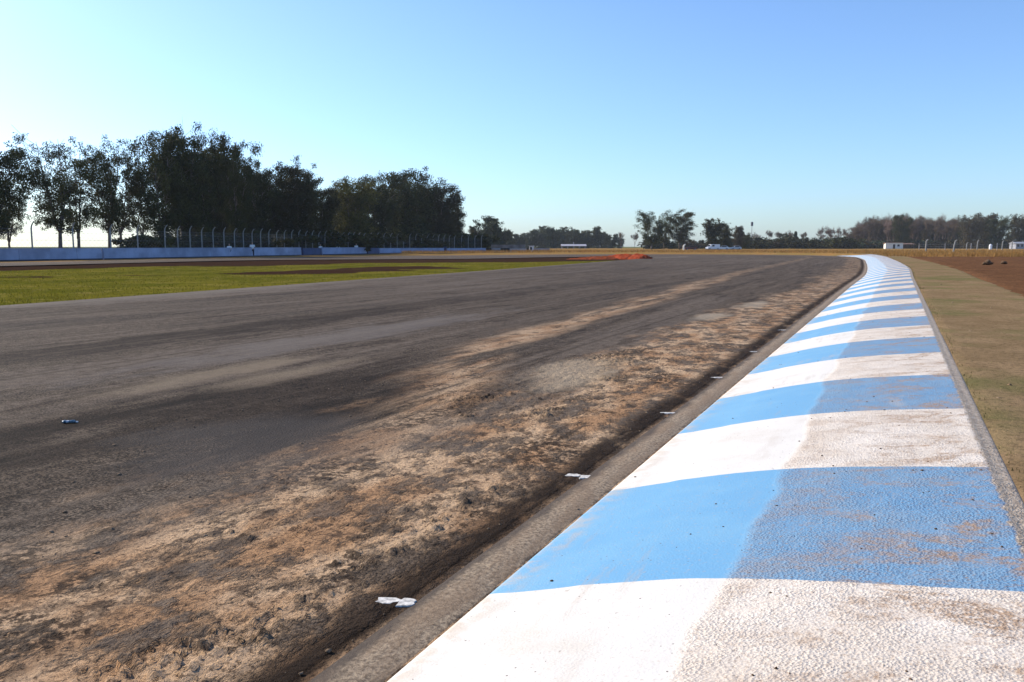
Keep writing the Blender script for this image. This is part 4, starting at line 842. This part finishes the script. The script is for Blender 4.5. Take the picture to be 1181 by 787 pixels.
def figure():
    J = [((0, 0, .95), (.15, .11)), ((0, 0, 1.15), (.14, .10)), ((0, .01, 1.38), (.17, .11)), ((0, .01, 1.47), (.06, .06)), ((0, -.02, 1.54), (.055, .06)), ((0, -.03, 1.66), (.078, .098)), ((0, -.01, 1.74), (.06, .075))]
    Ed = [(0, 1), (1, 2), (2, 3), (3, 4), (4, 5), (5, 6)]
    for s in (-1, 1):
        k = len(J); J += [((s * .09, 0, .88), .09), ((s * .10, -.02, .50), .06), ((s * .10, .02, .10), .042), ((s * .10, -.10, .045), .035)]; Ed += [(0, k), (k, k + 1), (k + 1, k + 2), (k + 2, k + 3)]
        k = len(J); J += [((s * .20, .01, 1.40), .055), ((s * .25, -.02, 1.14), .043), ((s * .20, -.24, 1.08), .033), ((s * .17, -.33, 1.08), .03), ((s * .17, -.40, 1.06), .02)]; Ed += [(2, k), (k, k + 1), (k + 1, k + 2), (k + 2, k + 3), (k + 3, k + 4)]
    body = skinned('body', J, Ed, skin)
    J2 = [((0, 0, .93), (.175, .135)), ((0, 0, 1.15), (.165, .125)), ((0, .01, 1.38), (.185, .13)), ((0, .01, 1.44), (.10, .09))]; E2 = [(0, 1), (1, 2), (2, 3)]
    for s in (-1, 1): k = len(J2); J2 += [((s * .205, .01, 1.395), .078), ((s * .25, -.02, 1.17), .062)]; E2 += [(2, k), (k, k + 1)]
    sh = skinned('shirt', J2, E2, shirt)
    J3 = [((0, 0, .93), (.17, .13))]; E3 = []
    for s in (-1, 1): k = len(J3); J3 += [((s * .095, 0, .86), .105), ((s * .10, -.02, .5), .08), ((s * .10, .02, .10), .07)]; E3 += [(0, k), (k, k + 1), (k + 1, k + 2)]
    tr = skinned('trousers', J3, E3, trous)
    ha = skinned('hair', [((0, .02, 1.70), (.088, .095)), ((0, .005, 1.765), (.07, .085))], [(0, 1)], hairm, 2)
    return body, sh, tr, ha
FIG = figure()
for px, off, hs_, rz, lb in [(266.5, 1.0, .92, .5, 'person in a white top leaning on the wall, left one of two between the posts'), (293, .9, 1.03, .3, 'person in a white shirt with dark hair standing behind the wall'), (371, 1.0, .9, .6, 'person in white behind the dark gate section of the wall'), (391, 1.1, .92, .4, 'person in white between the third set of bright posts'), (412, 1.0, .98, .4, 'person in white just right of the third set of bright posts')]:
    x, y = wp(px); d = Vector((x, y)).normalized(); e = tag(empty('person', (x + d.x * off, y + d.y * off, -.14), rz), lb, 'person', 'people in white behind the blue wall'); e.scale = (hs_,) * 3
    for nm, me in zip(('body', 'shirt', 'trousers', 'hair'), FIG): link(nm, me, e)

# ------------------------------------------------------------------ haze
HAZE = 0.00014
if HAZE:
    hz = MB().box(-1620, -1500, -1.4, 1620, 1640, 24).obj('haze', None); hz['kind'] = 'stuff'
    m = bpy.data.materials.new('haze_air'); m.use_nodes = True; t = m.node_tree; t.nodes.clear(); o = t.nodes.new('ShaderNodeOutputMaterial'); pv = t.nodes.new('ShaderNodeVolumePrincipled')
    pv.inputs['Color'].default_value = (.86, .93, 1, 1); pv.inputs['Density'].default_value = HAZE; t.links.new(pv.outputs[0], o.inputs['Volume']); hz.data.materials.append(m)
